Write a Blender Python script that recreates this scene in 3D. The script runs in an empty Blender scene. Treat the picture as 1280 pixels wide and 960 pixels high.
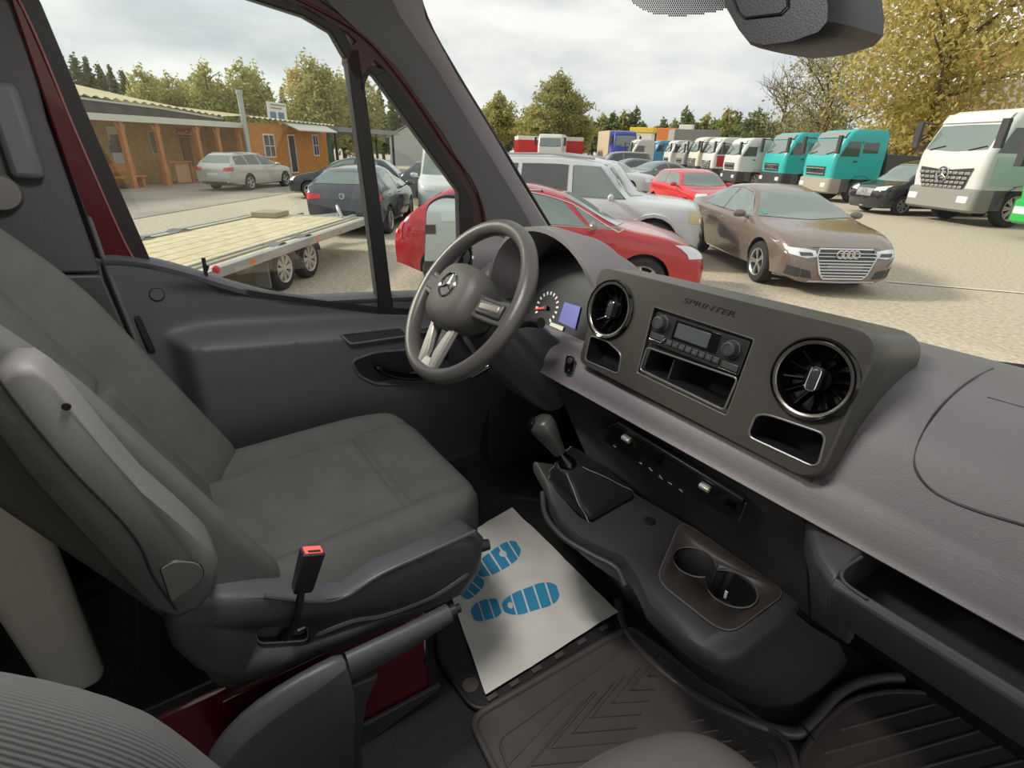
import bpy, bmesh, math, random
from mathutils import Vector as V, Matrix, noise
from mathutils.bvhtree import BVHTree

sc = bpy.context.scene
col = sc.collection
R = math.radians
random.seed(7)

# ------------------------------------------------------------------ camera
FPX = 659.15
YAW, PIT, ROL = R(55.256), R(24.197), R(1.48)
CAM = V((.5458, -.5446, 1.95))
c_f = V((-math.sin(YAW)*math.cos(PIT), math.cos(YAW)*math.cos(PIT), -math.sin(PIT)))
c_r = V((math.cos(YAW), math.sin(YAW), 0))
c_u = c_r.cross(c_f)
c_r, c_u = c_r*math.cos(ROL)+c_u*math.sin(ROL), c_u*math.cos(ROL)-c_r*math.sin(ROL)
cd = bpy.data.cameras.new('camera'); cam = bpy.data.objects.new('camera', cd); col.objects.link(cam)
cd.sensor_width = 36; cd.lens = FPX/1280*36; cd.clip_start = .02; cd.clip_end = 800
cam.matrix_world = Matrix(((c_r.x, c_u.x, -c_f.x, CAM.x), (c_r.y, c_u.y, -c_f.y, CAM.y), (c_r.z, c_u.z, -c_f.z, CAM.z), (0, 0, 0, 1)))
sc.camera = cam

# ------------------------------------------------------------------ sky, sun, exposure
w = bpy.data.worlds.new('sky'); sc.world = w; w.use_nodes = True
nt = w.node_tree; N = nt.nodes; Lk = nt.links
bg = N['Background']; bg.inputs[1].default_value = 1.0
tc = N.new('ShaderNodeTexCoord'); mp = N.new('ShaderNodeMapping'); mp.inputs['Scale'].default_value = (1.0, 1.0, 3.4)
nz = N.new('ShaderNodeTexNoise'); nz.inputs['Scale'].default_value = 1.9; nz.inputs['Detail'].default_value = 7; nz.inputs['Roughness'].default_value = .55
rp = N.new('ShaderNodeValToRGB')
rp.color_ramp.elements[0].position = .38; rp.color_ramp.elements[0].color = (.41, .45, .48, 1)
rp.color_ramp.elements[1].position = .60; rp.color_ramp.elements[1].color = (.74, .735, .705, 1)
Lk.new(tc.outputs['Generated'], mp.inputs[0]); Lk.new(mp.outputs[0], nz.inputs['Vector']); Lk.new(nz.outputs[0], rp.inputs[0]); Lk.new(rp.outputs[0], bg.inputs[0])
sd = bpy.data.lights.new('sun', 'SUN'); sun = bpy.data.objects.new('sun', sd); col.objects.link(sun)
sd.energy = 2.8; sd.angle = R(9); sd.color = (1, .93, .80)
SUN = V((-.60, -.62, .50)).normalized()
sun.rotation_euler = SUN.to_track_quat('Z', 'Y').to_euler(); sun.location = (-10, -10, 12)
sc.view_settings.view_transform = 'Standard'; sc.view_settings.look = 'None'
sc.view_settings.exposure = 0.5; sc.view_settings.gamma = 1; sc.view_settings.use_curve_mapping = False

# ------------------------------------------------------------------ helpers
def ray(px, py):
    return c_r*((px-640)/FPX) + c_u*((480-py)/FPX) + c_f
def at(p, x=None, y=None, z=None, pl=None):
    """the point of a plane of the place (x=, y=, z= or (point, normal)) seen at a photo pixel"""
    d = ray(*p)
    if x is not None: t = (x-CAM.x)/d.x
    elif y is not None: t = (y-CAM.y)/d.y
    elif z is not None: t = (z-CAM.z)/d.z
    else: t = (V(pl[0])-CAM).dot(V(pl[1]))/d.dot(V(pl[1]))
    return CAM + d*t
def lin(c):
    if isinstance(c, str):
        c = [int(c[i:i+2], 16)/255 for i in (0, 2, 4)]
        c = [v/12.92 if v <= .04045 else ((v+.055)/1.055)**2.4 for v in c]
    return (c[0], c[1], c[2], 1)
MATS = {}
def mat(name, color='808080', rough=.5, metal=0, var=0, vscale=20, bump=0, bscale=200, spec=.5, emit=0, coat=0, wave=0, detail=3, color2=None):
    if name in MATS: return MATS[name]
    m = bpy.data.materials.new(name); MATS[name] = m; m.use_nodes = True
    n = m.node_tree.nodes; l = m.node_tree.links; b = n['Principled BSDF']
    c = lin(color)
    b.inputs['Base Color'].default_value = c; b.inputs['Roughness'].default_value = rough; b.inputs['Metallic'].default_value = metal
    b.inputs['Specular IOR Level'].default_value = spec; b.inputs['Coat Weight'].default_value = coat; b.inputs['Coat Roughness'].default_value = .04
    if emit: b.inputs['Emission Color'].default_value = c; b.inputs['Emission Strength'].default_value = emit
    if var or bump or color2:
        t = n.new('ShaderNodeTexCoord')
    if var or color2:
        q = n.new('ShaderNodeTexNoise'); q.inputs['Scale'].default_value = vscale; q.inputs['Detail'].default_value = detail
        l.new(t.outputs['Object'], q.inputs['Vector'])
        r = n.new('ShaderNodeValToRGB'); r.color_ramp.elements[0].position = .3; r.color_ramp.elements[1].position = .7
        if color2: r.color_ramp.elements[0].color = c; r.color_ramp.elements[1].color = lin(color2)
        else:
            r.color_ramp.elements[0].color = (c[0]*(1-var), c[1]*(1-var), c[2]*(1-var), 1)
            r.color_ramp.elements[1].color = (min(1, c[0]*(1+var)), min(1, c[1]*(1+var)), min(1, c[2]*(1+var)), 1)
        l.new(q.outputs[0], r.inputs[0]); l.new(r.outputs[0], b.inputs['Base Color'])
    if bump:
        if wave:
            q = n.new('ShaderNodeTexWave'); q.inputs['Scale'].default_value = wave; q.inputs['Distortion'].default_value = .6
        else:
            q = n.new('ShaderNodeTexNoise'); q.inputs['Scale'].default_value = bscale; q.inputs['Detail'].default_value = 2
        l.new(t.outputs['Object'], q.inputs['Vector'])
        u = n.new('ShaderNodeBump'); u.inputs['Strength'].default_value = bump; u.inputs['Distance'].default_value = .002
        l.new(q.outputs[0], u.inputs['Height']); l.new(u.outputs[0], b.inputs['Normal'])
    return m
def glass(name, tint=(.95, .97, .96), refl=.06, rough=0.0):
    """a thin pane: what lies behind it shows through, with a weak mirror image on top"""
    if name in MATS: return MATS[name]
    m = bpy.data.materials.new(name); MATS[name] = m; m.use_nodes = True
    n = m.node_tree.nodes; l = m.node_tree.links; n.remove(n['Principled BSDF'])
    tr = n.new('ShaderNodeBsdfTransparent'); tr.inputs[0].default_value = (*tint, 1)
    gl = n.new('ShaderNodeBsdfGlossy'); gl.inputs['Roughness'].default_value = rough
    mx = n.new('ShaderNodeMixShader'); lw = n.new('ShaderNodeLayerWeight'); lw.inputs[0].default_value = .5
    pw = n.new('ShaderNodeMath'); pw.operation = 'POWER'; pw.inputs[1].default_value = 5; l.new(lw.outputs['Facing'], pw.inputs[0])
    fr = n.new('ShaderNodeMath'); fr.operation = 'MULTIPLY_ADD'; fr.inputs[1].default_value = .6; fr.inputs[2].default_value = refl; l.new(pw.outputs[0], fr.inputs[0])
    l.new(fr.outputs[0], mx.inputs[0]); l.new(tr.outputs[0], mx.inputs[1]); l.new(gl.outputs[0], mx.inputs[2])
    l.new(mx.outputs[0], n['Material Output'].inputs[0])
    return m

class MB:
    """collects shapes; build() links them as one mesh object"""
    def __init__(s): s.v = []; s.f = []; s.fm = []; s.m = 0
    def add(s, vs, fs):
        o = len(s.v); s.v += [tuple(p) for p in vs]
        for f in fs: s.f.append(tuple(i+o for i in f)); s.fm.append(s.m)
        return s
    def box(s, c, d, M=None):
        c = V(c); hx, hy, hz = d[0]/2, d[1]/2, d[2]/2
        vs = [V((a*hx, b*hy, e*hz)) for a in (-1, 1) for b in (-1, 1) for e in (-1, 1)]
        if M is not None: vs = [M @ p for p in vs]
        return s.add([c+p for p in vs], [(0, 1, 3, 2), (4, 6, 7, 5), (0, 4, 5, 1), (2, 3, 7, 6), (0, 2, 6, 4), (1, 5, 7, 3)])
    def box2(s, a, b):
        a, b = V(a), V(b); return s.box((a+b)/2, [abs(q) for q in (b-a)])
    def prism(s, pts, vec):
        n = len(pts); vec = V(vec); P = [V(p) for p in pts]; Q = [p+vec for p in P]
        return s.add(P+Q, [tuple(range(n)), tuple(range(2*n-1, n-1, -1))]+[(i, n+i, n+(i+1) % n, (i+1) % n) for i in range(n)])
    def loft(s, rings, closed=True, cap=True):
        n = len(rings[0]); vs = [p for r in rings for p in r]; fs = []
        for k in range(len(rings)-1):
            for i in range(n if closed else n-1):
                j = (i+1) % n; fs.append((k*n+i, k*n+j, (k+1)*n+j, (k+1)*n+i))
        if cap and closed: fs += [tuple(range(n-1, -1, -1)), tuple(range((len(rings)-1)*n, len(rings)*n))]
        return s.add(vs, fs)
    def tube(s, path, r, n=10, closed=False, cap=True):
        P = [V(p) for p in path]; k = len(P); rs = r if isinstance(r, (list, tuple)) else [r]*k; rings = []
        up = None
        for i in range(k):
            a = P[(i-1) % k] if (closed or i > 0) else P[i]; b = P[(i+1) % k] if (closed or i < k-1) else P[i]
            t = (b-a).normalized()
            if up is None:
                up = V((0, 0, 1)) if abs(t.z) < .9 else V((1, 0, 0))
            up = (up - t*up.dot(t)); up = up.normalized() if up.length > 1e-6 else t.orthogonal().normalized()
            sd_ = t.cross(up)
            rings.append([P[i]+(sd_*math.cos(q)+up*math.sin(q))*rs[i] for q in [2*math.pi*j/n for j in range(n)]])
        if closed: rings.append(rings[0])
        return s.loft(rings, True, cap and not closed)
    def lathe(s, prof, o, ax, n=24, cap=True):
        o = V(o); ax = V(ax).normalized(); e = ax.orthogonal().normalized(); g = ax.cross(e)
        rings = [[o+ax*h+(e*math.cos(q)+g*math.sin(q))*max(r, 1e-5) for q in [2*math.pi*j/n for j in range(n)]] for r, h in prof]
        return s.loft(rings, True, cap)
    def grid(s, fn, nu, nv):
        vs = [fn(i/(nu-1), j/(nv-1)) for i in range(nu) for j in range(nv)]
        return s.add(vs, [(i*nv+j, (i+1)*nv+j, (i+1)*nv+j+1, i*nv+j+1) for i in range(nu-1) for j in range(nv-1)])
    def mesh(s, name, mats, smooth=40):
        me = bpy.data.meshes.new(name); me.from_pydata(s.v, [], s.f)
        bm = bmesh.new(); bm.from_mesh(me); bmesh.ops.recalc_face_normals(bm, faces=bm.faces); bm.to_mesh(me); bm.free()
        for m in (mats if isinstance(mats, (list, tuple)) else [mats]): me.materials.append(m)
        me.polygons.foreach_set('material_index', s.fm)
        if smooth:
            me.polygons.foreach_set('use_smooth', [True]*len(me.polygons)); me.set_sharp_from_angle(angle=R(smooth))
        return me
    def build(s, name, m, parent=None, bevel=0, sub=0, smooth=40, seg=2):
        me = s.mesh(name, m, smooth); o = bpy.data.objects.new(name, me); col.objects.link(o)
        if parent is not None: put(o, parent)
        if bevel:
            b = o.modifiers.new('bevel', 'BEVEL'); b.width = bevel; b.segments = seg; b.limit_method = 'ANGLE'; b.angle_limit = R(35); b.harden_normals = False
        if sub: b = o.modifiers.new('sub', 'SUBSURF'); b.levels = sub; b.render_levels = sub
        return o
def put(o, parent):
    """child of a thing, its vertices given in the place's own coordinates when LOCAL is off"""
    o.parent = parent
    if not LOCAL[0]:
        p = parent; off = V((0, 0, 0))
        while p is not None: off += p.location; p = p.parent
        o.location = o.location - off
LOCAL = [False]
def tag(o, label=None, cat=None, group=None, kind=None):
    if label: o['label'] = label
    if cat: o['category'] = cat
    if group: o['group'] = group
    if kind: o['kind'] = kind
    return o
def thing(name, loc, label, cat, group=None, rz=0):
    o = bpy.data.objects.new(name, None); col.objects.link(o); o.location = loc; o.rotation_euler = (0, 0, rz); o.empty_display_size = .1
    return tag(o, label, cat, group)
def copy_tree(o, parent=None):
    c = o.copy(); col.objects.link(c); c.parent = parent
    for ch in list(o.children): copy_tree(ch, c)
    return c
def baked(o, cutters):
    """o with the cutters' volumes taken out"""
    for c in cutters:
        md = o.modifiers.new('cut', 'BOOLEAN'); md.operation = 'DIFFERENCE'; md.object = c; md.solver = 'EXACT'; md.material_mode = 'TRANSFER'
    dg = bpy.context.evaluated_depsgraph_get(); dg.update()
    me = bpy.data.meshes.new_from_object(o.evaluated_get(dg)); old = o.data
    o.modifiers.clear(); o.data = me
    for c in cutters: bpy.data.objects.remove(c)
    return o
def text(name, body, size, M, m, parent, depth=.001, align='CENTER', shear=0):
    cu = bpy.data.curves.new(name, 'FONT'); cu.body = body; cu.size = size; cu.extrude = depth; cu.align_x = align; cu.align_y = 'CENTER'; cu.shear = shear; cu.resolution_u = 3
    t = bpy.data.objects.new(name, cu); col.objects.link(t)
    dg = bpy.context.evaluated_depsgraph_get(); me = bpy.data.meshes.new_from_object(t.evaluated_get(dg)); bpy.data.objects.remove(t)
    me.transform(M); me.materials.clear(); me.materials.append(m)
    o = bpy.data.objects.new(name, me); col.objects.link(o)
    if parent is not None: put(o, parent)
    return o
def frame(o, ex, ey):
    ex = V(ex).normalized(); ey = V(ey); ey = (ey-ex*ey.dot(ex)).normalized(); ez = ex.cross(ey)
    return Matrix(((ex.x, ey.x, ez.x, o[0]), (ex.y, ey.y, ez.y, o[1]), (ex.z, ey.z, ez.z, o[2]), (0, 0, 0, 1)))
def rounded(pts, r, n=5):
    """a closed outline with rounded corners (r may be a list)"""
    out = []; k = len(pts); P = [V(p) for p in pts]
    for i in range(k):
        a, b, c = P[i-1], P[i], P[(i+1) % k]; rr = r[i] if isinstance(r, (list, tuple)) else r
        u = (a-b); v = (c-b); d1 = min(rr, u.length*.48); d2 = min(rr, v.length*.48)
        p = b+u.normalized()*d1; q = b+v.normalized()*d2
        if rr <= 1e-6: out.append(b); continue
        for j in range(n+1):
            t = j/n; out.append(p*(1-t)**2+b*2*t*(1-t)+q*t*t)
    return out
def spline(pts, n):
    """smooth polyline through points"""
    P = [V(p) for p in pts]; P = [P[0]*2-P[1]]+P+[P[-1]*2-P[-2]]; out = []
    for i in range(1, len(P)-2):
        for j in range(n):
            t = j/n; a, b, c, d = P[i-1:i+3]
            out.append(.5*((2*b)+(c-a)*t+(2*a-5*b+4*c-d)*t*t+(3*b-a-3*c+d)*t**3))
    out.append(P[-2]); return out
def sstep(a, b, x):
    t = max(0, min(1, (x-a)/(b-a))) if a != b else float(x > a); return t*t*(3-2*t)
def lerp(a, b, t): return a+(b-a)*t
# ------------------------------------------------------------------ cab materials
M_dash = mat('dash_plastic', '787476', .55, bump=.35, bscale=420, var=.05, vscale=6)
M_dashlow = mat('dark_plastic', '3e3d3f', .5, bump=.2, bscale=500)
M_panel = mat('centre_panel_plastic', '403e3a', .38, bump=.1, bscale=600)
M_black = mat('black_plastic', '1c1c1e', .45)
M_gloss = mat('gloss_black', '0a0a0c', .12, spec=.6)
M_void = mat('pocket_black', '0c0c10', .7)
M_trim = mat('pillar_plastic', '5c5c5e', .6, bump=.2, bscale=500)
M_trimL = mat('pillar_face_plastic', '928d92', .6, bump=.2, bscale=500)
M_door = mat('door_plastic', '525257', .55, bump=.25, bscale=450)
M_rub = mat('rubber', '1d1c1e', .55)
M_seal = mat('grey_rubber_seal', '5c5a58', .6)
M_fab = mat('seat_fabric', '515250', .9, bump=.5, bscale=900, var=.10, vscale=14, spec=.2)
M_fab2 = mat('seat_side_fabric', '6a6866', .85, bump=.4, bscale=900, var=.06, vscale=9, spec=.2)
M_rib = mat('ribbed_fabric', '565656', .9, bump=.35, wave=130, var=.06, vscale=12, spec=.2)
M_seatp = mat('seat_plastic', '46474c', .42, bump=.25, bscale=500)
M_arm = mat('armrest_vinyl', '605f5d', .6, bump=.15, bscale=700, var=.05, vscale=10)
M_red = mat('dark_red_paint', '5c101e', .18, coat=.8)
M_wheel = mat('steering_vinyl', '4c4a48', .38, bump=.15, bscale=500)
M_hub = mat('hub_plastic', '4c4a47', .5, bump=.3, bscale=420)
M_sil = mat('satin_silver', 'c8c4ba', .3, metal=.6)
M_chr = mat('chrome', 'd8d8d8', .12, metal=1)
M_leat = mat('black_leather', '2c2a2a', .32, bump=.4, bscale=260)
M_stit = mat('grey_stitching', '9a9692', .8)
M_mat = mat('rubber_mat', '565150', .5, bump=.2, bscale=300, var=.08, vscale=12)
M_matD = mat('rubber_mat_black', '302f2f', .5, bump=.2, bscale=300)
M_carp = mat('cab_floor_black', '302f31', .75, bump=.6, bscale=260, var=.25, vscale=160)
M_paper = mat('crumpled_paper', 'f2efe8', .8, bump=.5, bscale=14, var=.03, vscale=5)
M_blue = mat('blue_print', '3fa2d2', .7)
M_beige = mat('beige_panel', 'd0cabc', .5, bump=.2, bscale=60, var=.05, vscale=4)
M_buck = mat('buckle_black', '26252a', .35)
M_redb = mat('red_button', 'f0685e', .45)
M_white = mat('white_mark', 'e6e6e4', .6)
M_lcd = mat('lcd_blue', '5f62a8', .3, emit=.12)
M_rlcd = mat('radio_display', '4a4f4e', .25)
M_need = mat('needle_red', 'ff3028', .5, emit=.6)
M_btn = mat('button_grey', '38383a', .4)
G_win = glass('window_glass', (.96, .985, .975), .045)
G_wsc = glass('windscreen_glass', (.97, .975, .965), .05)
M_mirr = mat('mirror_glass', 'e8ecea', .02, metal=1)

# ------------------------------------------------------------------ cab shell: floor, walls, windows, ceiling
FZ = .83
o = MB().box2((-1.02, -1.3, FZ-.06), (1.0, .75, FZ)).box2((-1.02, -1.3, FZ), (-.925, .76, FZ+.035)).build('floor', M_carp); tag(o, kind='structure')
# front bulkhead below the dashboard
b = MB(); b.box2((-.95, .70, FZ), (1.0, .76, 1.58)); tag(b.build('wall_front', M_black), kind='structure')
b = MB(); b.box2((-.96, .36, FZ-.02), (-.90, .76, 1.62)); tag(b.build('wall_left', M_dashlow), kind='structure')
b = MB(); b.box2((-1.02, -1.30, FZ), (-.96, -.66, 2.42)); tag(b.build('wall_side', M_black), kind='structure')
b = MB(); b.box2((-.98, -1.30, FZ), (1.0, -1.24, 2.45)); tag(b.build('wall_back', M_black), kind='structure')
b = MB(); b.prism([(-.84, .02, 2.32), (.84, .02, 2.32), (.86, -1.24, 2.42), (-.86, -1.24, 2.42)], (0, 0, .04)); tag(b.build('ceiling', mat('headliner', 'd6d4d0', .9)), kind='structure')
lamp = thing('fill_lamp', (-.05, -.42, 2.36), 'added white fill lamp under the roof lining between the seats', 'lamp')  # added lamp and fixture, out of view, to brighten the dark cab
MB().box((-.05, -.42, 2.355), (.36, .20, .03)).build('fill_lamp_housing', M_white, lamp, .008)
MB().box((-.05, -.42, 2.338), (.30, .15, .006)).build('fill_lamp_lens', mat('fill_lamp_lens', 'fff4e2', .4, emit=6), lamp, .002)
ld_ = bpy.data.lights.new('cab_fill', 'AREA'); ld_.shape = 'RECTANGLE'; ld_.size = .30; ld_.size_y = .15; ld_.energy = 6; ld_.color = (1, .98, .95)
lo_ = bpy.data.objects.new('fill_lamp_light', ld_); col.objects.link(lo_); lo_.location = (-.05, -.42, 2.330); put(lo_, lamp)

def interp0(pts, x):
    for (a, c), (e, g) in zip(pts, pts[1:]):
        if a <= x <= e: return c+(g-c)*(x-a)/(e-a)
    return pts[0][1] if x < pts[0][0] else pts[-1][1]
# windscreen: a curved pane from cowl to roof
def wsx(u, v, off=0):                      # u across -1..1, v 0 base..1 top
    x = u*lerp(.86, .73, v); bow = (1-u*u)
    y = lerp(.60, .08, v)+bow*lerp(.14, .11, v); z = lerp(1.685, 2.25, v)-bow*.035*(1-v)+bow*.05*v
    return V((x, y+off*.73, z+off*.68))
b = MB().grid(lambda s, t: wsx((s*2-1)*1.07, t*1.06-.06), 33, 17)
tag(b.build('window_1', G_wsc), 'wide curved windscreen pane of the van', kind='structure')
# grey dotted shade band at the head of the windscreen
dots = mat('frit_dots', '2c2c2c', .5)
b = MB(); w0 = wsx(-.15, .78, -.003); wn = (wsx(-.14, .78)-wsx(-.15, .78)).cross(wsx(-.15, .79)-wsx(-.15, .78)).normalized()
fe = (wsx(-.14, .78)-wsx(-.15, .78)).normalized(); fg = fe.cross(wn)
for i in range(52):
    for j in range(22):
        px = 782+i*2.6+(j % 2)*1.3; py = -36+j*2.6; lim = interp0([(782, -6), (796, 8), (815, 16), (840, 19.5), (870, 18), (895, 13), (916, 7)], px)
        if py > lim: continue
        p = at((px, py), pl=(w0, wn)); b.add([p, p+fe*.0031, p+fe*.0031+fg*.0031, p+fg*.0031], [(0, 1, 2, 3)])
fr = b.build('dotted_band', dots, smooth=0); put(fr, bpy.data.objects['window_1'])

# driver's door plane
DPL = ((-.90, 0, 1.55), V((1, 0, -.10)))
def dp(px, py, off=0):
    p = at((px, py), pl=DPL); return p+V((off, 0, 0))
def strip(b, A, B, t):
    """a band between two pixel lines on the door plane, t thick"""
    P = [dp(*p) for p in A]+[dp(*p) for p in reversed(B)]; b.prism(P, (-t, 0, 0))
door = tag(bpy.data.objects.new('door_1', None), 'grey moulded front door of the van with dark red frame', None, None, 'structure'); col.objects.link(door)
# door inner panel as relief
def door_x(y, z):
    x = -.90+.10*(z-1.55)
    x += .012
    # armrest block
    tz = 1.475-.10*(y+.05)*sstep(-.45, -.05, -y)
    a = sstep(-.56, -.50, y)*sstep(tz+.012, tz-.02, z)*(1-.55*sstep(1.30, 1.05, z)) 
    x += .075*a
    # shoulder recess above the armrest
    r = sstep(-.56, -.44, y)*sstep(tz-.01, tz+.03, z)*(1-sstep(1.585-.16*(y+.3)-.0, 1.62-.16*(y+.3), z))
    x -= .022*r
    x -= .05*sstep(.05, .30, y)*sstep(1.42, 1.2, z)*.0
    # lower body curves out towards the sill
    x -= .05*sstep(1.15, .86, z)
    return x
def belt(y): return 1.655+(-.30)*(y+.56) if False else lerp(1.712, 1.515, sstep(-.62, -.20, y)*.62+max(0, (y+.62)/.9)*.38) if y < .28 else 1.50
def doorp(u, v):
    y = lerp(-.66, .42, u); zt = belt(y); z = lerp(.84, zt, v**.9); return V((door_x(y, z), y, z))
b = MB().grid(doorp, 110, 80)
b.build('door_panel', M_door, door, smooth=60)
# belt ledge under the glass
b = MB(); rings = []
for i in range(40):
    y = lerp(-.66, .42, i/39); z = belt(y); x = door_x(y, z)
    rings.append([V((x, y, z-.012)), V((x+.004, y, z)), V((x-.012, y, z+.008)), V((x-.06, y, z+.006)), V((x-.06, y, z-.05))])
b.loft(rings); b.build('belt_ledge', M_door, door)
# round plug
p = at((196, 368), x=door_x(-.55, 1.65)+.0); b = MB().lathe([(.0001, .0035), (.0125, .0035), (.0135, .002), (.0137, -.004)], p, (1, 0, -.1), 28); b.build('screw_cover', M_door, door)
b = MB().lathe([(.0138, .0), (.0152, .0), (.0152, .0012), (.0138, .0012), (.0138, 0)], p, (1, 0, -.1), 28, False); b.build('screw_cover_ring', M_black, door)
# grab slot in the armrest top
def on(px, py, y0=None):
    """point of the door relief seen at a pixel"""
    d = ray(px, py); lo, hi = .3, 3.0
    for k in range(300):
        t = .8+k*.004; q = CAM+d*t
        if q.x < door_x(q.y, q.z): return q
    return CAM+d*1.6
def onpoly(pts, off): return [on(*p)+V((off, 0, 0)) for p in pts]
b = MB().prism(rounded(onpoly([(424, 417), (497, 409), (506, 418), (437, 426)], .016), .008), (-.03, 0, -.004)); b.build('grab_slot', M_void, door)
b = MB().tube(rounded(onpoly([(423, 416), (498, 408), (508, 418), (436, 428)], .015), .008), .0035, 8, True); b.build('slot_rim', M_door, door)
b = MB().prism(rounded(onpoly([(440, 452), (470, 441), (560, 434), (565, 478), (470, 478), (450, 468)], .003), .02), (-.02, 0, 0)); b.build('latch_pocket', M_black, door)
b = MB().tube(rounded(onpoly([(438, 451), (468, 440), (560, 433), (566, 480), (470, 480), (448, 470)], .003), .02), .004, 8, True); b.build('pocket_rim', M_door, door)
hp = [on(*p)+V((.022, 0, 0)) for p in [(466, 456), (490, 466), (520, 468), (545, 462)]]
b = MB().tube(spline(hp, 5), [.006]+[.011]*14+[.007], 10); b.build('latch_handle', M_gloss, door)
b = MB().box(on(540, 410)+V((.02, 0, .0)), (.03, .10, .012)); b.build('switch_block', M_black, door, .004)
for k in range(2):
    b = MB().box(on(536+k*14, 409)+V((.024, 0, .008)), (.016, .02, .008)); b.build('window_switch', M_sil, door, .002)
b = MB().tube([on(258, 322)+V((-.01, 0, -.02)), at((258, 346), pl=DPL), at((258, 341), pl=DPL)+V((0, 0, .035))], .0045, 10); b.build('lock_pin', M_black, door)
# window frame of the door: dark rubber, red sheet metal
b = MB()
strip(b, [(-60, -130), (28, 11), (95, 165), (171, 331)], [(-36, -130), (49, 0), (118, 165), (188, 326)], .03)
strip(b, [(171, 331), (250, 357), (330, 371), (475, 391), (520, 393)], [(188, 326), (250, 351), (330, 366), (475, 385), (520, 387)], .03)
b.build('window_rubber', M_rub, door)
b = MB()
strip(b, [(-75, -130), (12, 0), (70, 170), (128, 338)], [(-58, -130), (30, 11), (97, 165), (173, 332)], .05)
b.build('door_frame', mat('frame_red', '4a0e19', .3, coat=.5), door, .004)
b = MB(); P = [dp(*p, .004) for p in [(-60, -130), (28, 8), (95, 165), (150, 290), (172, 332)]]; b.tube(spline(P, 6), .0022, 8); b.build('frame_line', mat('highlight_red', '8a5a58', .3, coat=.5), door)  # pale line along the red frame edge, a highlight put into the colour
# head of the window frame and divider
b = MB()
strip(b, [(230, -70), (310, -16), (385, 8), (428, 36), (446, 70)], [(226, -52), (300, -6), (380, 20), (414, 40), (432, 72)], .03)
strip(b, [(432, 60), (440, 120), (458, 255), (474, 387)], [(449, 60), (458, 120), (476, 255), (492, 387)], .035)
# quarter light surround
strip(b, [(449, 110), (450, 96), (462, 80), (486, 88)], [(456, 120), (457, 104), (463, 91), (470, 96)], .03)
strip(b, [(486, 88), (540, 165), (592, 252), (590, 330), (588, 387)], [(468, 94), (520, 166), (574, 240), (576, 330), (574, 387)], .03)
b.build('window_rubber', M_rub, door, .003)
b = MB()
strip(b, [(270, -90), (360, -30), (450, 34), (500, 85), (560, 175), (612, 262), (612, 330), (612, 387)], [(248, -72), (330, -12), (434, 42), (482, 90), (540, 170), (590, 256), (590, 330), (590, 387)], .05)
b.build('door_frame', mat('frame_dark', '3a2026', .4), door, .004)
b = MB(); P = [dp(*p, .006) for p in [(330, -22), (440, 36), (492, 88), (550, 172), (602, 259), (603, 387)]]; b.tube(spline(P, 5), .003, 8); b.build('frame_line', mat('bead_dark_red', '481018', .35, coat=.4), door)
b = MB()
strip(b, [(434, 64), (446, 52), (470, 72), (462, 84)], [(434, 78), (446, 100), (456, 96), (460, 92)], .04)
b.build('frame_corner', mat('frame_dark', '3a2026', .4), door)
b = MB().prism([dp(*p, -.012) for p in [(40, -10), (-45, -120), (236, -60), (305, -4), (384, 16), (436, 60), (474, 388), (330, 369), (250, 354), (186, 330)]], (-.004, 0, 0))
wg = b.build('window_2', G_win, smooth=0); tag(wg, 'large side window pane of the driver door', kind='structure')
b = MB().prism([dp(*p, -.012) for p in [(456, 96), (466, 90), (576, 242), (577, 388), (490, 388)]], (-.004, 0, 0))
wg = b.build('window_3', G_win, smooth=0); tag(wg, 'narrow triangular quarter window of the driver door', kind='structure')

# A-pillar trim: rear flank and lighter front face, from dash to roof
def pil(A, B, x0, x1, m, name, th):
    b = MB(); n = len(A); rings = []
    P = [at(p, x=lerp(*x0, i/(n-1))) for i, p in enumerate(A)]; Q = [at(p, x=lerp(*x1, i/(n-1))) for i, p in enumerate(B)]
    for p, q in zip(P, Q):
        d = (q-p); nn = V((d.y, -d.x, 0)).normalized(); mid = (p+q)/2+nn*.006
        rings.append([p, mid, q, q-nn*th, p-nn*th])
    b.loft(rings); return b.build(name, m, ap, smooth=50)
ap = tag(bpy.data.objects.new('trim_1', None), 'grey plastic windscreen pillar trim', None, None, 'structure'); col.objects.link(ap)
pil([(290, -110), (372, -35), (428, 20), (497, 85), (556, 170), (604, 256), (620, 340)], [(440, -110), (472, -40), (500, 20), (545, 85), (597, 170), (650, 256), (690, 330)], (-.80, -.885), (-.77, -.86), M_trim, 'pillar_flank', .04)
pil([(440, -110), (472, -40), (500, 20), (545, 85), (597, 170), (650, 256), (690, 330)], [(540, -110), (520, -40), (532, 22), (570, 92), (618, 170), (668, 256), (712, 330)], (-.77, -.86), (-.735, -.85), M_trimL, 'pillar_face', .03)
b = MB(); P = [at(p, x=lerp(-.738, -.848, i/5)) for i, p in enumerate([(540, -110), (521, -40), (533, 22), (571, 92), (619, 170), (692, 290)])]
b.tube(spline(P, 4), .005, 8); b.build('pillar_seal', M_rub, ap)
# roof header above the windscreen
b = MB(); rings = []
for i in range(21):
    u = i/10-1; p = wsx(u, 1.02, -.004); rings.append([p, p+V((0, -.03, .06)), V((p.x, -.10, 2.34)), V((p.x, -.05, 2.37)), p+V((0, .02, .05))])
b.loft(rings); tag(b.build('trim_2', M_trim), kind='structure')

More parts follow.
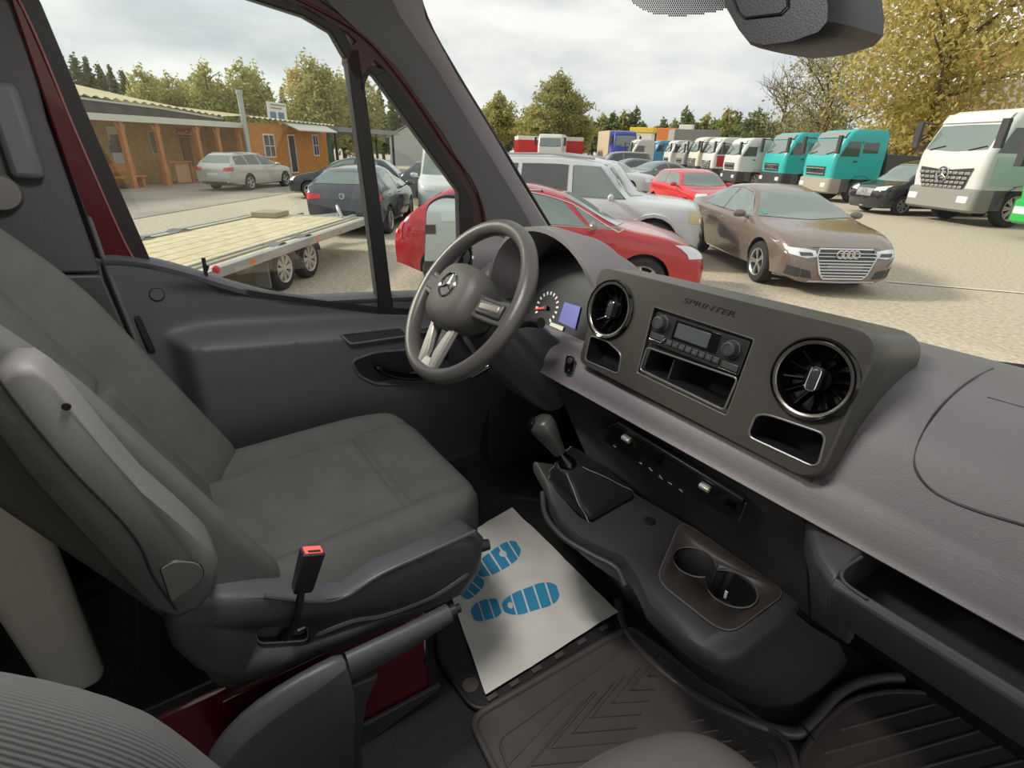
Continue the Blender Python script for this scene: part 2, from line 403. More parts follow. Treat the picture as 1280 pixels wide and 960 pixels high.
# B-pillar trim and belt height adjuster
bp = tag(bpy.data.objects.new('trim_3', None), 'dark grey door pillar trim beside the driver seat', None, None, 'structure'); col.objects.link(bp)
def bpil(name, A, B, xa, xb, m, th=.03, bev=.006):
    P = [at(p, x=xa) for p in A]+[at(p, x=xb) for p in reversed(B)]
    b = MB().prism(P, (-th, -.01, 0)); return b.build(name, m, bp, bev)
bpil('upper_cover', [(-140, -60), (-120, 150), (-100, 345)], [(8, -60), (60, 150), (127, 341)], -.86, -.86, mat('pillar_dark', '454446', .6, bump=.2, bscale=500))
bpil('lower_cover', [(-100, 346), (-80, 600), (-60, 800)], [(128, 343), (178, 460), (230, 600)], -.865, -.865, M_dashlow)
bpil('rubber_seal', [(6, -60), (62, 150), (128, 341), (180, 470)], [(20, -60), (73, 150), (140, 341), (192, 470)], -.875, -.875, M_seal, .02, .003)
bpil('rubber_seal', [(11, -60), (66, 150), (132, 341), (184, 470)], [(13, -60), (68, 150), (134.5, 341), (186.5, 470)], -.868, -.868, M_rub, .01, 0)
bpil('rubber_seal', [(20, -60), (73, 150), (140, 341), (186, 440)], [(27, -60), (80, 150), (152, 341), (196, 440)], -.885, -.885, M_rub, .02, .003)
b = MB().box(at((18, 165), x=-.84), (.03, .05, .16)); b.build('belt_guide', M_trim, bp, .012)
b = MB().lathe([(.0, .02), (.03, .018), (.036, .0)], at((-2, 240), x=-.85), (1, .2, 0), 24); b.build('belt_anchor', M_seal, bp)

# partition post behind the seat and dark lower partition
b = MB().prism([(-.60, -.81, 1.62), (-.60, -.82, .84), (-.60, -.92, .84), (-.60, -.97, 1.62)], (-.06, 0, 0)); tag(b.build('trim_4', M_beige, None, .03, 0, 40, 4), kind='structure')
b = MB().prism([(-.52, -.99, 1.50), (-.52, -1.0, .84), (-.52, -1.2, .84), (-.52, -1.2, 1.5)], (-.06, 0, 0)); tag(b.build('trim_5', M_black, None, .01), kind='structure')

# ------------------------------------------------------------------ sensor housing at the head of the windscreen
hs = thing('sensor_housing', wsx(.12, .80), 'black plastic sensor housing hanging at the head of the windscreen', 'sensor housing')
hp = [at(p, y=.17) for p in [(900, -40), (915, 10), (932, 40), (948, 60), (968, 65), (1010, 60), (1048, 47), (1061, 32), (1062, 10), (1056, -40)]]
cen = sum(hp, V())/len(hp)
b = MB(); rings = []
for k, (s, d) in enumerate([(.86, -.028), (.95, -.02), (1, 0), (1.0, .03), (.97, .09)]): rings.append([cen+(p-cen)*s+V((0, d, 0)) for p in hp])
b.loft(rings); b.build('cover', mat('housing_plastic', '2a2a2c', .45, bump=.15, bscale=500), hs)
q = [at(p, y=.139) for p in [(905, -30), (922, 14), (930, 22), (975, 17), (984, 8), (984, -30)]]
b = MB().tube(q, .0012, 6); b.build('flap_seam', M_black, hs)

# ------------------------------------------------------------------ exterior mirror
em = thing('door_mirror', (-1.10, .30, 1.60), 'black door mirror with tall rounded glass outside the driver window', 'mirror')
MPL = ((-1.10, .30, 1.68), V((.50, -.86, .0)))
o1 = rounded([at(p, pl=MPL) for p in [(534, 258), (552, 247), (577, 249), (578, 345), (540, 347), (531, 335)]], .03)
cen = sum(o1, V())/len(o1); nn = MPL[1].normalized()
b = MB().loft([[cen+(p-cen)*1.07 for p in o1], [cen+(p-cen)*1.10-nn*.02 for p in o1], [cen+(p-cen)*1.0-nn*.07 for p in o1], [cen+(p-cen)*.6-nn*.11 for p in o1]]); b.build('mirror_shell', M_black, em)
b = MB().prism([p+nn*.003 for p in o1], -nn*.004); b.build('mirror_glass', M_mirr, em)
b = MB().tube([cen-nn*.05+V((0, 0, -.06)), V((-.93, .36, 1.55))], [.03, .04], 12); b.build('mirror_arm', M_black, em)
# ------------------------------------------------------------------ dashboard
dash = thing('dashboard', (0, .40, 1.20), 'long grey grained plastic dashboard under the windscreen', 'dashboard')
norm_p = [(.70, 1.60), (.62, 1.634), (.52, 1.660), (.42, 1.675), (.33, 1.672), (.26, 1.655), (.212, 1.622), (.182, 1.575), (.162, 1.525), (.152, 1.488), (.160, 1.474), (.30, 1.46)]
clus_p = [(.70, 1.60), (.62, 1.634), (.52, 1.660), (.46, 1.665), (.42, 1.64), (.40, 1.56), (.36, 1.525), (.26, 1.530), (.175, 1.530), (.150, 1.488), (.160, 1.474), (.30, 1.46)]
pan_p = [(.70, 1.60), (.62, 1.634), (.52, 1.660), (.46, 1.668), (.42, 1.665), (.38, 1.64), (.33, 1.58), (.25, 1.535), (.165, 1.530), (.152, 1.488), (.160, 1.474), (.30, 1.46)]
b = MB(); rings = []
for x, pr in [(-.90, norm_p), (-.68, norm_p), (-.665, clus_p), (-.235, clus_p), (-.215, pan_p), (0, pan_p), (.262, pan_p), (.275, norm_p), (.6, norm_p), (1.0, norm_p)]:
    P = spline([V((x, y, z)) for y, z in pr], 4); rings.append(P+[V((x, .70, 1.46))])
b.loft(rings); b.build('dash_shell', M_dash, dash, smooth=50)
# seam of the storage lid on the passenger side
def shell_pt(px, py):
    d = ray(px, py); pts = spline([V((0, y, z)) for y, z in norm_p], 6)
    for k in range(600):
        q = CAM+d*(.3+k*.002)
        for a, c in zip(pts, pts[1:]):
            if min(a.y, c.y) <= q.y <= max(a.y, c.y) and abs(a.y-c.y) > 1e-6:
                if q.z < a.z+(c.z-a.z)*(q.y-a.y)/(c.y-a.y): return q
    return at((px, py), z=1.65)
lid = spline([shell_pt(*p)+V((0, -.0005, .0005)) for p in [(1241, 461), (1210, 478), (1175, 510), (1152, 545), (1143, 574), (1150, 597), (1172, 618), (1215, 637), (1280, 657), (1330, 674)]], 6)
b = MB().tube(lid, .0016, 6); b.build('lid_seam', M_black, dash)
b = MB().tube([shell_pt(*p)+V((0, -.0005, .0005)) for p in [(1234, 497), (1258, 504), (1290, 513)]], .0012, 6); b.build('lid_seam', M_black, dash)
b = MB().tube([V((.31, .655, 1.615)), V((.40, .665, 1.628)), V((.60, .64, 1.637)), V((1, .56, 1.66))], .010, 8); b.build('screen_gasket', M_rub, dash)
# instrument hood
b = MB(); rings = []
for i in range(25):
    a = math.pi*i/24; ca, sa = math.cos(a), math.sin(a)**.8
    def arc(w_, h_, y, zb=1.56): return V((-.452+ca*w_, y, zb+sa*h_))
    rings.append([arc(.205, .195, .36), arc(.212, .205, .235), arc(.216, .213, .213), arc(.226, .223, .213), arc(.236, .222, .26), arc(.240, .205, .32), arc(.236, .165, .40), arc(.22, .09, .46)])
b.loft(rings, False, False); b.build('instrument_hood', M_dash, dash, smooth=60)
CPL = (V((-.44, .315, 1.62)), V((0, -.93, .36)).normalized())
cl = [V((-.655, 0, 0)), V((-.235, 0, 0))]
b = MB().prism([CPL[0]+V((x-(-.44), 0, 0))+V((0, .36, .93))*h for x, h in [(-.655, -.10), (-.24, -.10), (-.25, .03), (-.33, .085), (-.44, .105), (-.56, .085), (-.64, .03)]], (0, .01, 0))
clu = b.build('instrument_cluster', mat('cluster_black', '141519', .3), dash)
gc = at((684, 385), pl=CPL)+CPL[1]*.002; gx = V((1, 0, 0)); gy = V((0, .36, .93))
GR = .043
for k in range(14):
    a = R(215-k*19.5); a2 = a-R(7)
    r0, r1 = (GR*.82, GR*1.02)
    P = [gc+(gx*math.cos(q)+gy*math.sin(q))*rr for q, rr in ((a, r0), (a, r1), (a2, r1), (a2, r0))]
    MB().prism(P, -CPL[1]*.001).build('dial_mark', mat('dial_white', 'd8cfcc', .6, emit=.25), clu, smooth=0)
nd = V((math.cos(R(200)), 0, 0))*1+gy*math.sin(R(200)); nd.normalize(); sd_ = CPL[1].cross(nd)
MB().prism([gc+nd*.040-sd_*.001+CPL[1]*.004, gc+nd*.040+sd_*.001+CPL[1]*.004, gc+sd_*.003+CPL[1]*.004, gc-sd_*.003+CPL[1]*.004], CPL[1]*.001).build('dial_needle', M_need, clu, smooth=0)
MB().lathe([(.006, 0), (.006, .006), (.0, .006)], gc, CPL[1], 14).build('dial_hub', M_black, clu)
MB().prism([at(p, pl=CPL)+CPL[1]*.003 for p in [(707, 378), (727, 384), (720, 412), (699, 402)]], CPL[1]*.001).build('cluster_display', M_lcd, clu, smooth=0)
MB().prism([at(p, pl=CPL)+CPL[1]*.003 for p in [(690, 403), (706, 409), (704, 414), (688, 407)]], CPL[1]*.001).build('cluster_badge', M_sil, clu, smooth=0)

# ---- centre panel
PA = .2507; PO = V((0, .1821, 1.6912)); PN = V((0, -math.cos(PA), math.sin(PA))); PU = V((0, math.sin(PA), math.cos(PA)))
def pp(px, py, off=0): return at((px, py), pl=(PO, PN))+PN*off
def PX(x, v, off=0): return PO+V((x, 0, 0))+PU*v+PN*off
out = rounded([pp(*p) for p in [(748, 332), (1108, 419), (1022, 607), (722, 452), (738, 395)]], [.03, .045, .035, .02, .05], 8)
cen = sum(out, V())/len(out); back = V((0, .16, -.03))
b = MB(); b.loft([[cen+(p-cen)*.985 for p in out], [cen+(p-cen)*.996-PN*.002 for p in out], [p-PN*.007 for p in out], [cen+(p-cen)*1.012-PN*.018 for p in out], [cen+(p-cen)*1.012+back*.35 for p in out], [cen+(p-cen)*1.0+back for p in out]])
pan = b.build('centre_panel', [M_panel, M_void], dash, smooth=35)
def cutter(pts, depth, m=M_void, taper=1.0, up=.03):
    c = sum(pts, V())/len(pts); bb = MB()
    bb.loft([[p+PN*up for p in pts], [c+(p-c)*taper-PN*depth for p in pts]]); return bb.build('cutter', m)
cvL, cvR = pp(763, 387), pp(1017, 474)
VR = .050
def circ(c, r, n=36): return [c+(V((math.cos(2*math.pi*i/n), 0, 0))+PU*math.sin(2*math.pi*i/n))*r for i in range(n)]
pockL = rounded([pp(*p) for p in [(738, 419), (760, 427), (777, 443), (773, 468), (731, 450)]], .010)
pockR = rounded([pp(*p) for p in [(944, 520), (957, 517), (1033, 543), (1022, 586), (934, 545)]], [.006, .02, .012, .014, .012])
din = rounded([pp(*p) for p in [(817, 383), (943, 424), (908, 520), (796, 466)]], .004, 3)
bpy.context.view_layer.update()
put_cut = [cutter(circ(cvL, VR), .045), cutter(circ(cvR, VR), .045), cutter(pockL, .05), cutter(pockR, .06), cutter(din, .012, M_panel)]
traypts = rounded([pp(*p) for p in [(809, 434), (922, 473), (905, 513), (800, 462)]], .007)
put_cut.append(cutter(traypts, .09))
pan.parent = None; pan.location = (0, 0, 0)
bpy.context.view_layer.update()
pan = baked(pan, put_cut)
pan.data.polygons.foreach_set('use_smooth', [True]*len(pan.data.polygons)); pan.data.set_sharp_from_angle(angle=R(30))
put(pan, dash)
MB().tube(traypts, .0018, 6, True).build('tray_rim', M_sil if False else mat('rim_grey', '6a6a6a', .3, metal=.3), pan)
MB().tube(pockR, .0018, 6, True).build('tray_rim', MATS['rim_grey'], pan)
MB().tube(pockL, .0018, 6, True).build('tray_rim', MATS['rim_grey'], pan)
MB().tube([p+PN*-.001 for p in din], .0014, 6, True).build('slot_rim', MATS['rim_grey'], pan)
MB().prism([(PX(-.013, -.115, -.03)), (PX(-.010, -.115, -.03)), (PX(-.010, -.075, -.03)), (PX(-.013, -.075, -.03))], -PN*.05).build('tray_divider', M_btn, pan)
tm = frame(pp(885, 384, .0004), (1, 0, 0), PU)
t_ = text('lettering', 'SPRINTER', .0150, tm @ Matrix.Diagonal((1.55, .82, 1, 1)), mat('letter_dark', '16161a', .4), pan, .0008, shear=.18)
# ---- air vents
def vent(c, rim):
    v = MB().lathe([(VR+.006, -.004), (VR+.0085, .004), (VR+.006, .0085), (VR-.001, .006), (VR-.006, -.004), (VR-.008, -.02)], c, PN, 44, False).build('air_vent', M_gloss, dash)
    MB().lathe([(VR-.002, .0058), (VR, .0072), (VR+.0025, .0078), (VR+.003, .007)], c, PN, 44, False).build('vent_trim', rim, v)
    MB().lathe([(VR-.006, -.03), (.0, -.034)], c, PN, 36).build('vent_back', M_void, v)
    for k in range(12):
        a = 2*math.pi*k/12+.2; d = V((math.cos(a), 0, 0))+PU*math.sin(a); e = V((-math.sin(a), 0, 0))+PU*math.cos(a)
        MB().prism([c+d*.014+e*.001-PN*.02, c+d*.014-e*.001-PN*.02, c+d*(VR-.007)-e*.001-PN*.004, c+d*(VR-.007)+e*.001-PN*.004], -PN*.012+e*.004).build('vent_vane', M_gloss, v, smooth=0)
    MB().lathe([(.016, -.03), (.018, -.012), (.0, -.010)], c, PN, 24).build('vent_core', M_gloss, v)
    kn = rounded([c+V((sx*.0065, 0, 0))+PU*sy*.016 for sx, sy in ((-1, -1), (1, -1), (1, 1), (-1, 1))], .0062, 5)
    kb = MB().loft([[p-PN*.014 for p in kn], [p+PN*.002 for p in kn], [c+(p-c)*.85+PN*.004 for p in kn]]).build('vent_knob', M_btn, v)
    MB().tube([c+(p-c)*1.04+PN*.002 for p in kn], .0012, 6, True).build('knob_rim', M_chr, kb)
    return v
M_ring = mat('vent_ring', '8a867e', .22, metal=.8)
vent(cvL, M_ring); vent(cvR, M_ring)
# ---- radio
def rq(x, v, off=0): return PX(-.055+x, -.001+v, off)
rad = MB().prism(rounded([rq(0, 0, -.010), rq(.184, 0, -.010), rq(.184, -.056, -.010), rq(0, -.056, -.010)], .003, 3), PN*.012).build('radio', mat('radio_black', '1a1a1c', .4), dash, .001)
def rbox(name, x0, x1, v0, v1, h, m, off=.002, par=rad, bev=.0012):
    return MB().prism([rq(x0, v0, off), rq(x1, v0, off), rq(x1, v1, off), rq(x0, v1, off)], PN*h).build(name, m, par, bev)
rbox('display_frame', .046, .136, -.003, -.036, .001, M_gloss); rbox('radio_display', .051, .118, -.007, -.032, .0016, M_rlcd)
for xk in (.018, .160):
    kn = MB().lathe([(.013, 0), (.0125, .010), (.011, .013), (.008, .0135), (.0078, .0122), (.0, .0122)], rq(xk, -.017 if xk < .1 else -.020, .002), PN, 26).build('radio_knob', M_btn, rad)
    MB().lathe([(.0135, 0), (.0145, .0), (.0145, .003), (.0135, .003)], rq(xk, -.017 if xk < .1 else -.020, .002), PN, 26, False).build('knob_ring', MATS['rim_grey'], kn)
rbox('radio_button', .003, .034, -.036, -.047, .003, M_btn); rbox('radio_button', .152, .181, -.040, -.051, .003, M_btn)
for k in range(8): rbox('radio_button', .040+k*.0135, .0522+k*.0135, -.039, -.049, .003, M_btn, par=rad)
for k in range(8): rbox('button_mark', .0435+k*.0135, .0487+k*.0135, -.043, -.0448, .0004, MATS['rim_grey'], .0051, rad, 0)
MB().tube([rq(.002, -.049, .004), rq(.030, -.049, .004), rq(.038, -.038, .004)], .0009, 6).build('button_edge', M_chr, rad)
MB().tube([rq(.150, -.053, .004), rq(.182, -.053, .004)], .0009, 6).build('button_edge', M_chr, rad)
# ---- start button
def shp(px, py): return shell_pt(px, py)
sp = [shp(*p) for p in [(710, 443), (721, 447), (717, 471), (706, 467)]]
cen = sum(sp, V())/4; rp_ = rounded(sp, .012, 5); nn = (sp[1]-sp[0]).cross(sp[3]-sp[0]).normalized(); nn = nn if nn.y < 0 else -nn
sb = MB().prism([p+nn*.001 for p in rp_], nn*.003).build('start_button', M_gloss, dash, .001)
MB().tube([p+nn*.004 for p in rp_], .001, 6, True).build('button_rim', M_chr, sb)
MB().lathe([(.0075, 0), (.0075, .003), (.006, .004), (.0, .004)], (sp[0]+sp[1])/2*.75+(sp[2]+sp[3])/2*.25+nn*.004, nn, 18).build('button_cap', M_btn, sb)
MB().lathe([(.002, 0), (.002, .0006), (.0, .0006)], (sp[0]+sp[1])/2*.25+(sp[2]+sp[3])/2*.75+nn*.004, nn, 10).build('button_mark', MATS['rim_grey'], sb)

# ---- lower panel with climate strip
LPN = V((0, -math.cos(.478), -math.sin(.478))); LPO = V((0, .17, 1.472)); LPD = V((0, math.sin(.478), -math.cos(.478)))
def lpx(px, py, off=0): return at((px, py), pl=(LPO, LPN))+LPN*off
def LX(x, v, off=0): return LPO+V((x, 0, 0))+LPD*v+LPN*off
MB().prism([LX(-.33, 0), LX(.275, 0), LX(.275, .34), LX(-.33, .34)], -LPN*.02).build('lower_panel', M_dashlow, dash, .003)
MB().prism([LX(.277, 0, .002), LX(.345, 0, .002), LX(.345, .34, .002), LX(.277, .34, .002)], -LPN*.02).build('lower_panel', M_dashlow, dash, .003)
st = MB().prism([lpx(*p, .004) for p in [(767, 527), (778, 522), (936, 618), (927, 641), (916, 639), (760, 546)]], LPN*.012).build('switch_strip', mat('strip_black', '1b1c20', .35), dash, .003)
MB().prism([lpx(*p, .017) for p in [(774, 526), (930, 619), (926, 628), (770, 536)]], LPN*.001).build('strip_window', M_gloss, st, smooth=0)
for cx, cy in ((791, 541), (890, 600)):
    c = lpx(cx, cy, .020); e1 = (lpx(cx+10, cy+6, .02)-c).normalized(); e2 = e1.cross(LPN)
    k = MB().box((0, 0, 0), (.0205, .0105, .010), None)
    k.v = [tuple(c+e1*p[0]+e2*p[1]+LPN*p[2]) for p in k.v]; rk = k.build('rocker_switch', M_sil, st, .002)
    MB().tube([c+e1*-.009+LPN*.0053, c+e1*.009+LPN*.0053], .0008, 6).build('rocker_line', MATS['rim_grey'], rk)
    for s in (-1, 1): MB().lathe([(.0012, 0), (.0012, .001), (0, .001)], c+e2*s*.0105-LPN*.003, LPN, 8).build('indicator_dot', M_white, rk)
def icon(px, py, shape, size=.0042):
    c = lpx(px, py, .0165); e1 = (lpx(px+10, py+6, .0165)-c).normalized(); e2 = LPN.cross(e1); e2 = e2 if e2.z > 0 else -e2
    MB().prism([c+e1*x*size+e2*y*size for x, y in shape], LPN*.0008).build('switch_symbol', mat('symbol_grey', 'b8b4b2', .5), st, smooth=0)
icon(775, 552, [(-1, -.25), (1, -.25), (1, .25), (-1, .25)]); icon(808, 573, [(-1, -.4), (.6, -.4), (.6, .4), (-1, .4)])
icon(820, 580, [(-1, .6), (.2, 1), (.3, 0), (1.2, 0), (1.2, -.7), (-.4, -.7)]); icon(832, 589, [(-1.1, -.9), (1.1, -.9), (0, 1.2)], .005)
icon(845, 598, [(-1.2, .5), (1.2, .6), (.6, -.2), (.1, -.7), (-.3, -.1)]); icon(858, 606, [(-1.1, -.6), (1.1, -.6), (1, .3), (.2, .8), (-.8, .4)])
MB().tube([lpx(938, 623, .012), lpx(929, 646, .012)], .0012, 6).build('strip_edge', MATS['rim_grey'], st)
# passenger shelf under the dashboard
prof = [(.083, 1.452), (.090, 1.462), (.100, 1.456), (.112, 1.415), (.14, 1.400), (.30, 1.400), (.36, 1.44), (.38, 1.47), (.40, 1.47), (.40, 1.34), (.30, 1.31), (.17, 1.335), (.11, 1.385)]
b = MB().loft([[V((x, y, z)) for y, z in prof] for x in (.36, .40, .6, .8, 1.0)]); b.build('shelf', M_dashlow, dash, .003)
b = MB(); b.loft([[V((x, y+dy, z)) for y, z in [(.083, 1.452), (.092, 1.464), (.16, 1.478), (.30, 1.47), (.40, 1.47), (.40, 1.34), (.30, 1.31), (.17, 1.335), (.11, 1.385)]] for x, dy in ((.275, .095), (.295, .07), (.325, .028), (.362, .0))]); b.build('shelf_end', M_dashlow, dash, .004)
MB().tube(spline([V((.40, .088, 1.461)), V((.372, .09, 1.463)), V((.362, .105, 1.468)), V((.366, .14, 1.475))], 4), .0022, 8).build('shelf_lip', M_dashlow, dash)
# left round vent beside the pillar
c = V((-.775, .19, 1.665)); ax = V((.25, -.95, .2)).normalized()
lv = MB().lathe([(.07, -.14), (.062, -.05), (.056, .0), (.050, .006), (.044, .0), (.040, -.03), (.0, -.03)], c, ax, 32).build('side_vent', M_dash, dash)
MB().lathe([(.050, .0055), (.047, .009), (.043, .006)], c, ax, 32, False).build('vent_trim', M_chr, lv)
MB().lathe([(.030, -.025), (.026, -.004), (0, -.002)], c, ax, 24).build('vent_core', M_gloss, lv)
for k in range(8):
    a = 2*math.pi*k/8; e = ax.orthogonal().normalized(); g = ax.cross(e); d = e*math.cos(a)+g*math.sin(a)
    MB().tube([c+d*.02-ax*.01, c+d*.042-ax*.006], .0018, 6).build('vent_vane', M_gloss, lv)

# ------------------------------------------------------------------ steering column and wheel
WA = .6253; WC = V((-.42, 0, 1.6488)); WN = V((0, -math.cos(WA), math.sin(WA))); WU = V((0, math.sin(WA), math.cos(WA))); WX = V((1, 0, 0))
def wp(x, v, h=0): return WC+WX*x+WU*v+WN*h
colm = thing('steering_column', (-.42, .25, 1.46), 'dark plastic steering column shroud behind the steering wheel', 'steering column')
b = MB(); rings = []
for h, sx, sy, dv in [(-.055, .052, .050, -.012), (-.075, .066, .066, -.018), (-.15, .078, .080, -.030), (-.25, .088, .085, -.04), (-.34, .09, .08, -.05)]:
    rings.append([wp(math.copysign(abs(math.cos(a))**.7, math.cos(a))*sx, dv+math.copysign(abs(math.sin(a))**.7, math.sin(a))*sy, h) for a in [2*math.pi*i/28 for i in range(28)]])
b.loft(rings); b.build('shroud', M_dashlow, colm)
MB().tube([wp(.05, -.01, -.08), wp(.13, .02, -.075), wp(.17, .03, -.07)], [.009, .008, .011], 10).build('stalk', M_black, colm)
MB().tube([wp(-.05, -.01, -.08), wp(-.13, .02, -.075), wp(-.17, .03, -.07)], [.009, .008, .011], 10).build('stalk', M_black, colm)
MB().tube([wp(.03, -.1, -.12), wp(.02, -.14, -.10)], [.008, .007], 10).build('adjust_lever', M_gloss, colm)
whl = thing('steering_wheel', WC, 'grey three spoke steering wheel with star emblem', 'steering wheel')
b = MB(); rings = []
for i in range(73):
    a = 2*math.pi*i/72; d = WX*math.cos(a)+WU*math.sin(a)
    fl = 1+.12*max(0, math.cos(2*(a-.3)))**4
    rings.append([WC+d*(.1765+.0165*fl*math.cos(q))+WN*(.0185*math.sin(q)) for q in [2*math.pi*j/16 for j in range(16)]])
b.loft(rings, True, False); b.build('rim', M_wheel, whl, smooth=80)
b = MB(); rings = []
for h, s in [(-.05, .72), (-.02, .92), (.015, 1.0), (.035, .97), (.048, .86), (.055, .62), (.057, .3)]:
    rings.append([wp(s*.078*math.copysign(abs(math.cos(a))**.75, math.cos(a)), s*(.068*math.copysign(abs(math.sin(a))**.8, math.sin(a)))-.012*(math.sin(a) < 0)*s, h) for a in [2*math.pi*i/40 for i in range(40)]])
b.loft(rings); hub = b.build('hub', M_hub, whl, smooth=60)
def spoke(pts, h0, h1, m, name, hole=None, par=whl, bev=.004):
    P = [wp(x, v, h0+(h1-h0)*max(0, min(1, (math.hypot(x, v)-.06)/.12))) for x, v in pts]
    return MB().prism(P, -WN*.018).build(name, m, par, bev)
spoke([(-.06, .020), (-.12, .022), (-.172, .034), (-.172, -.020), (-.12, -.026), (-.06, -.03)], .025, .008, M_hub, 'spoke')
spoke([(.06, .020), (.12, .022), (.172, .034), (.172, -.020), (.12, -.026), (.06, -.03)], .025, .008, M_hub, 'spoke')
spoke([(-.155, .020), (-.085, .014), (-.085, -.018), (-.155, -.012)], .030, .016, M_btn, 'button_pad')
bpd = spoke([(.085, .014), (.155, .020), (.155, -.012), (.085, -.018)], .030, .016, M_btn, 'button_pad')
spoke([(.092, .008), (.150, .014), (.150, -.002), (.092, -.010)], .033, .019, mat('pad_silver', '8e8a80', .4, metal=.4), 'button_pad')
for s in (-1, 1):
    spoke([(s*.052, -.05), (s*.036, -.06), (s*.012, -.13), (s*.016, -.170), (s*.034, -.170), (s*.040, -.13)], .026, .010, M_sil, 'spoke')
spoke([(-.030, -.05), (.030, -.05), (.012, -.13), (-.012, -.13)], .006, .0, M_black, 'spoke_gap')
spoke([(-.034, -.145), (.034, -.145), (.036, -.172), (-.036, -.172)], .0115, .0105, M_sil, 'spoke')
ec = wp(0, .006, .056)
em_ = MB().lathe([(.0265, -.004), (.0285, .003), (.0265, .005), (.0245, .003)], ec, WN, 40, False).build('emblem', M_chr, whl)
MB().lathe([(.0245, -.004), (.0245, .0008), (0, .0014)], ec, WN, 32).build('emblem_disc', M_btn, em_)
b = MB()
for k in range(3):
    a = R(90+120*k); d = WX*math.cos(a)+WU*math.sin(a); e = WX*-math.sin(a)+WU*math.cos(a)
    b.add([ec+d*.0255+WN*.002, ec+e*.0042+WN*.001, ec+WN*.0048, ec-e*.0042+WN*.001, ec-d*.003+WN*.001], [(0, 1, 2), (0, 2, 3), (1, 4, 2), (3, 2, 4)])
b.build('emblem_star', M_chr, em_, smooth=0)
text('lettering', 'AIRBAG', .0075, frame(wp(0, -.048, .0535), WX, WU-WN*.25), MATS['rim_grey'], hub, .0003)

# ------------------------------------------------------------------ gear console
CTO = V((0, .2, 1.215)); CTN = V((.07, 0, 1)).normalized()
def ct(px, py, off=0): return at((px, py), pl=(CTO, CTN))+CTN*off
cons = thing('gear_console', (.06, .30, FZ), 'dark plastic gear console rising from the floor to the dashboard', 'gear console')
top_px = [(668, 575), (740, 585), (850, 648), (930, 697), (1003, 745), (985, 765), (950, 793), (925, 812), (905, 818), (880, 810), (845, 786), (812, 756), (797, 722), (780, 696), (752, 684), (722, 670), (700, 648), (688, 622), (684, 604)]
top = [ct(*p) for p in top_px]
cen = sum(top, V())/len(top)
bot_px = [(690, 650), (740, 650), (860, 690), (960, 760), (1062, 832), (1050, 850), (1030, 868), (1000, 886), (960, 890), (920, 880), (880, 858), (848, 832), (822, 802), (806, 786), (795, 772), (785, 760), (778, 748), (770, 738), (740, 700)]
bot = [at(p, z=FZ-.02) for p in bot_px]
mid = []
for k, (s, dz, q) in enumerate([(.97, .0, 0), (1.0, -.005, 0), (1.012, -.016, 0), (1.005, -.035, 0), (.97, -.05, .03), (.95, -.13, .28), (.95, -.26, .72), (1.0, -.38, 1)]):
    ring = []
    for p, e in zip(top, bot):
        a = cen+(p-cen)*s; ring.append(V((lerp(a.x, e.x, q), lerp(a.y, e.y, q), a.z+dz if q < 1 else FZ-.02)))
    mid.append(ring)
b = MB().loft(mid); cb = b.build('console_body', [M_dashlow, M_void], None, smooth=50)
def cutz(c, r, d, m, n=32):
    bb = MB().lathe([(r, .05), (r, 0), (r*.9, -d)], c, CTN, n); return bb.build('cutter', m)
c1, c2 = ct(867, 704), ct(913, 737)
ins = rounded([ct(*p) for p in [(851, 651), (983, 742), (908, 797), (819, 727)]], [.035, .03, .04, .035], 6)
bpy.context.view_layer.update()
cb = baked(cb, [cutz(c1, .041, .07, M_void), cutz(c2, .046, .07, M_void)])
put(cb, cons)
ip = MB().prism([p+CTN*.0005 for p in ins], CTN*.004).build('cup_holder_plate', mat('plate_brown', '3c3634', .45, bump=.2, bscale=500), None, .0015)
bpy.context.view_layer.update()
ip = baked(ip, [cutz(c1, .0415, .07, M_void), cutz(c2, .0465, .07, M_void)]); put(ip, cons)
for c, r in ((c1, .0415), (c2, .0465)):
    oth = c2 if c == c1 else c1; ro = .0465 if c == c1 else .0415
    P = [c+CTN*.0045+V((math.cos(q), math.sin(q), 0))*r for q in [2*math.pi*i/48 for i in range(48)]]
    keep = [p for p in P if (p-oth).length > ro]; k0 = next((i for i in range(48) if (P[i-1]-oth).length <= ro and (P[i]-oth).length > ro), 0)
    P = [P[(k0+i) % 48] for i in range(48) if (P[(k0+i) % 48]-oth).length > ro]
    MB().tube(P, .0016, 6).build('cup_rim', MATS['rim_grey'], ip)
MB().tube([p+CTN*.003 for p in ins], .0014, 6, True).build('plate_edge', MATS['rim_grey'], ip)
MB().box(c2+V((-.012, .012, -.03)), (.006, .003, .018)).build('cup_clip', M_white, cons, .001)
MB().lathe([(.0125, 0), (.0125, .003), (.0095, .004), (.009, .002), (.009, .005), (.0, .006)], ct(812, 652, .0), CTN, 22).build('console_plug', M_black, cons)
# edge rail on the console's driver side
MB().tube(spline([ct(*p, -.012)+V((-.012, -.012, 0)) for p in [(688, 612), (692, 640), (715, 668), (752, 690), (782, 706), (795, 730)]], 5), .006, 10).build('console_rail', M_dashlow, cons)
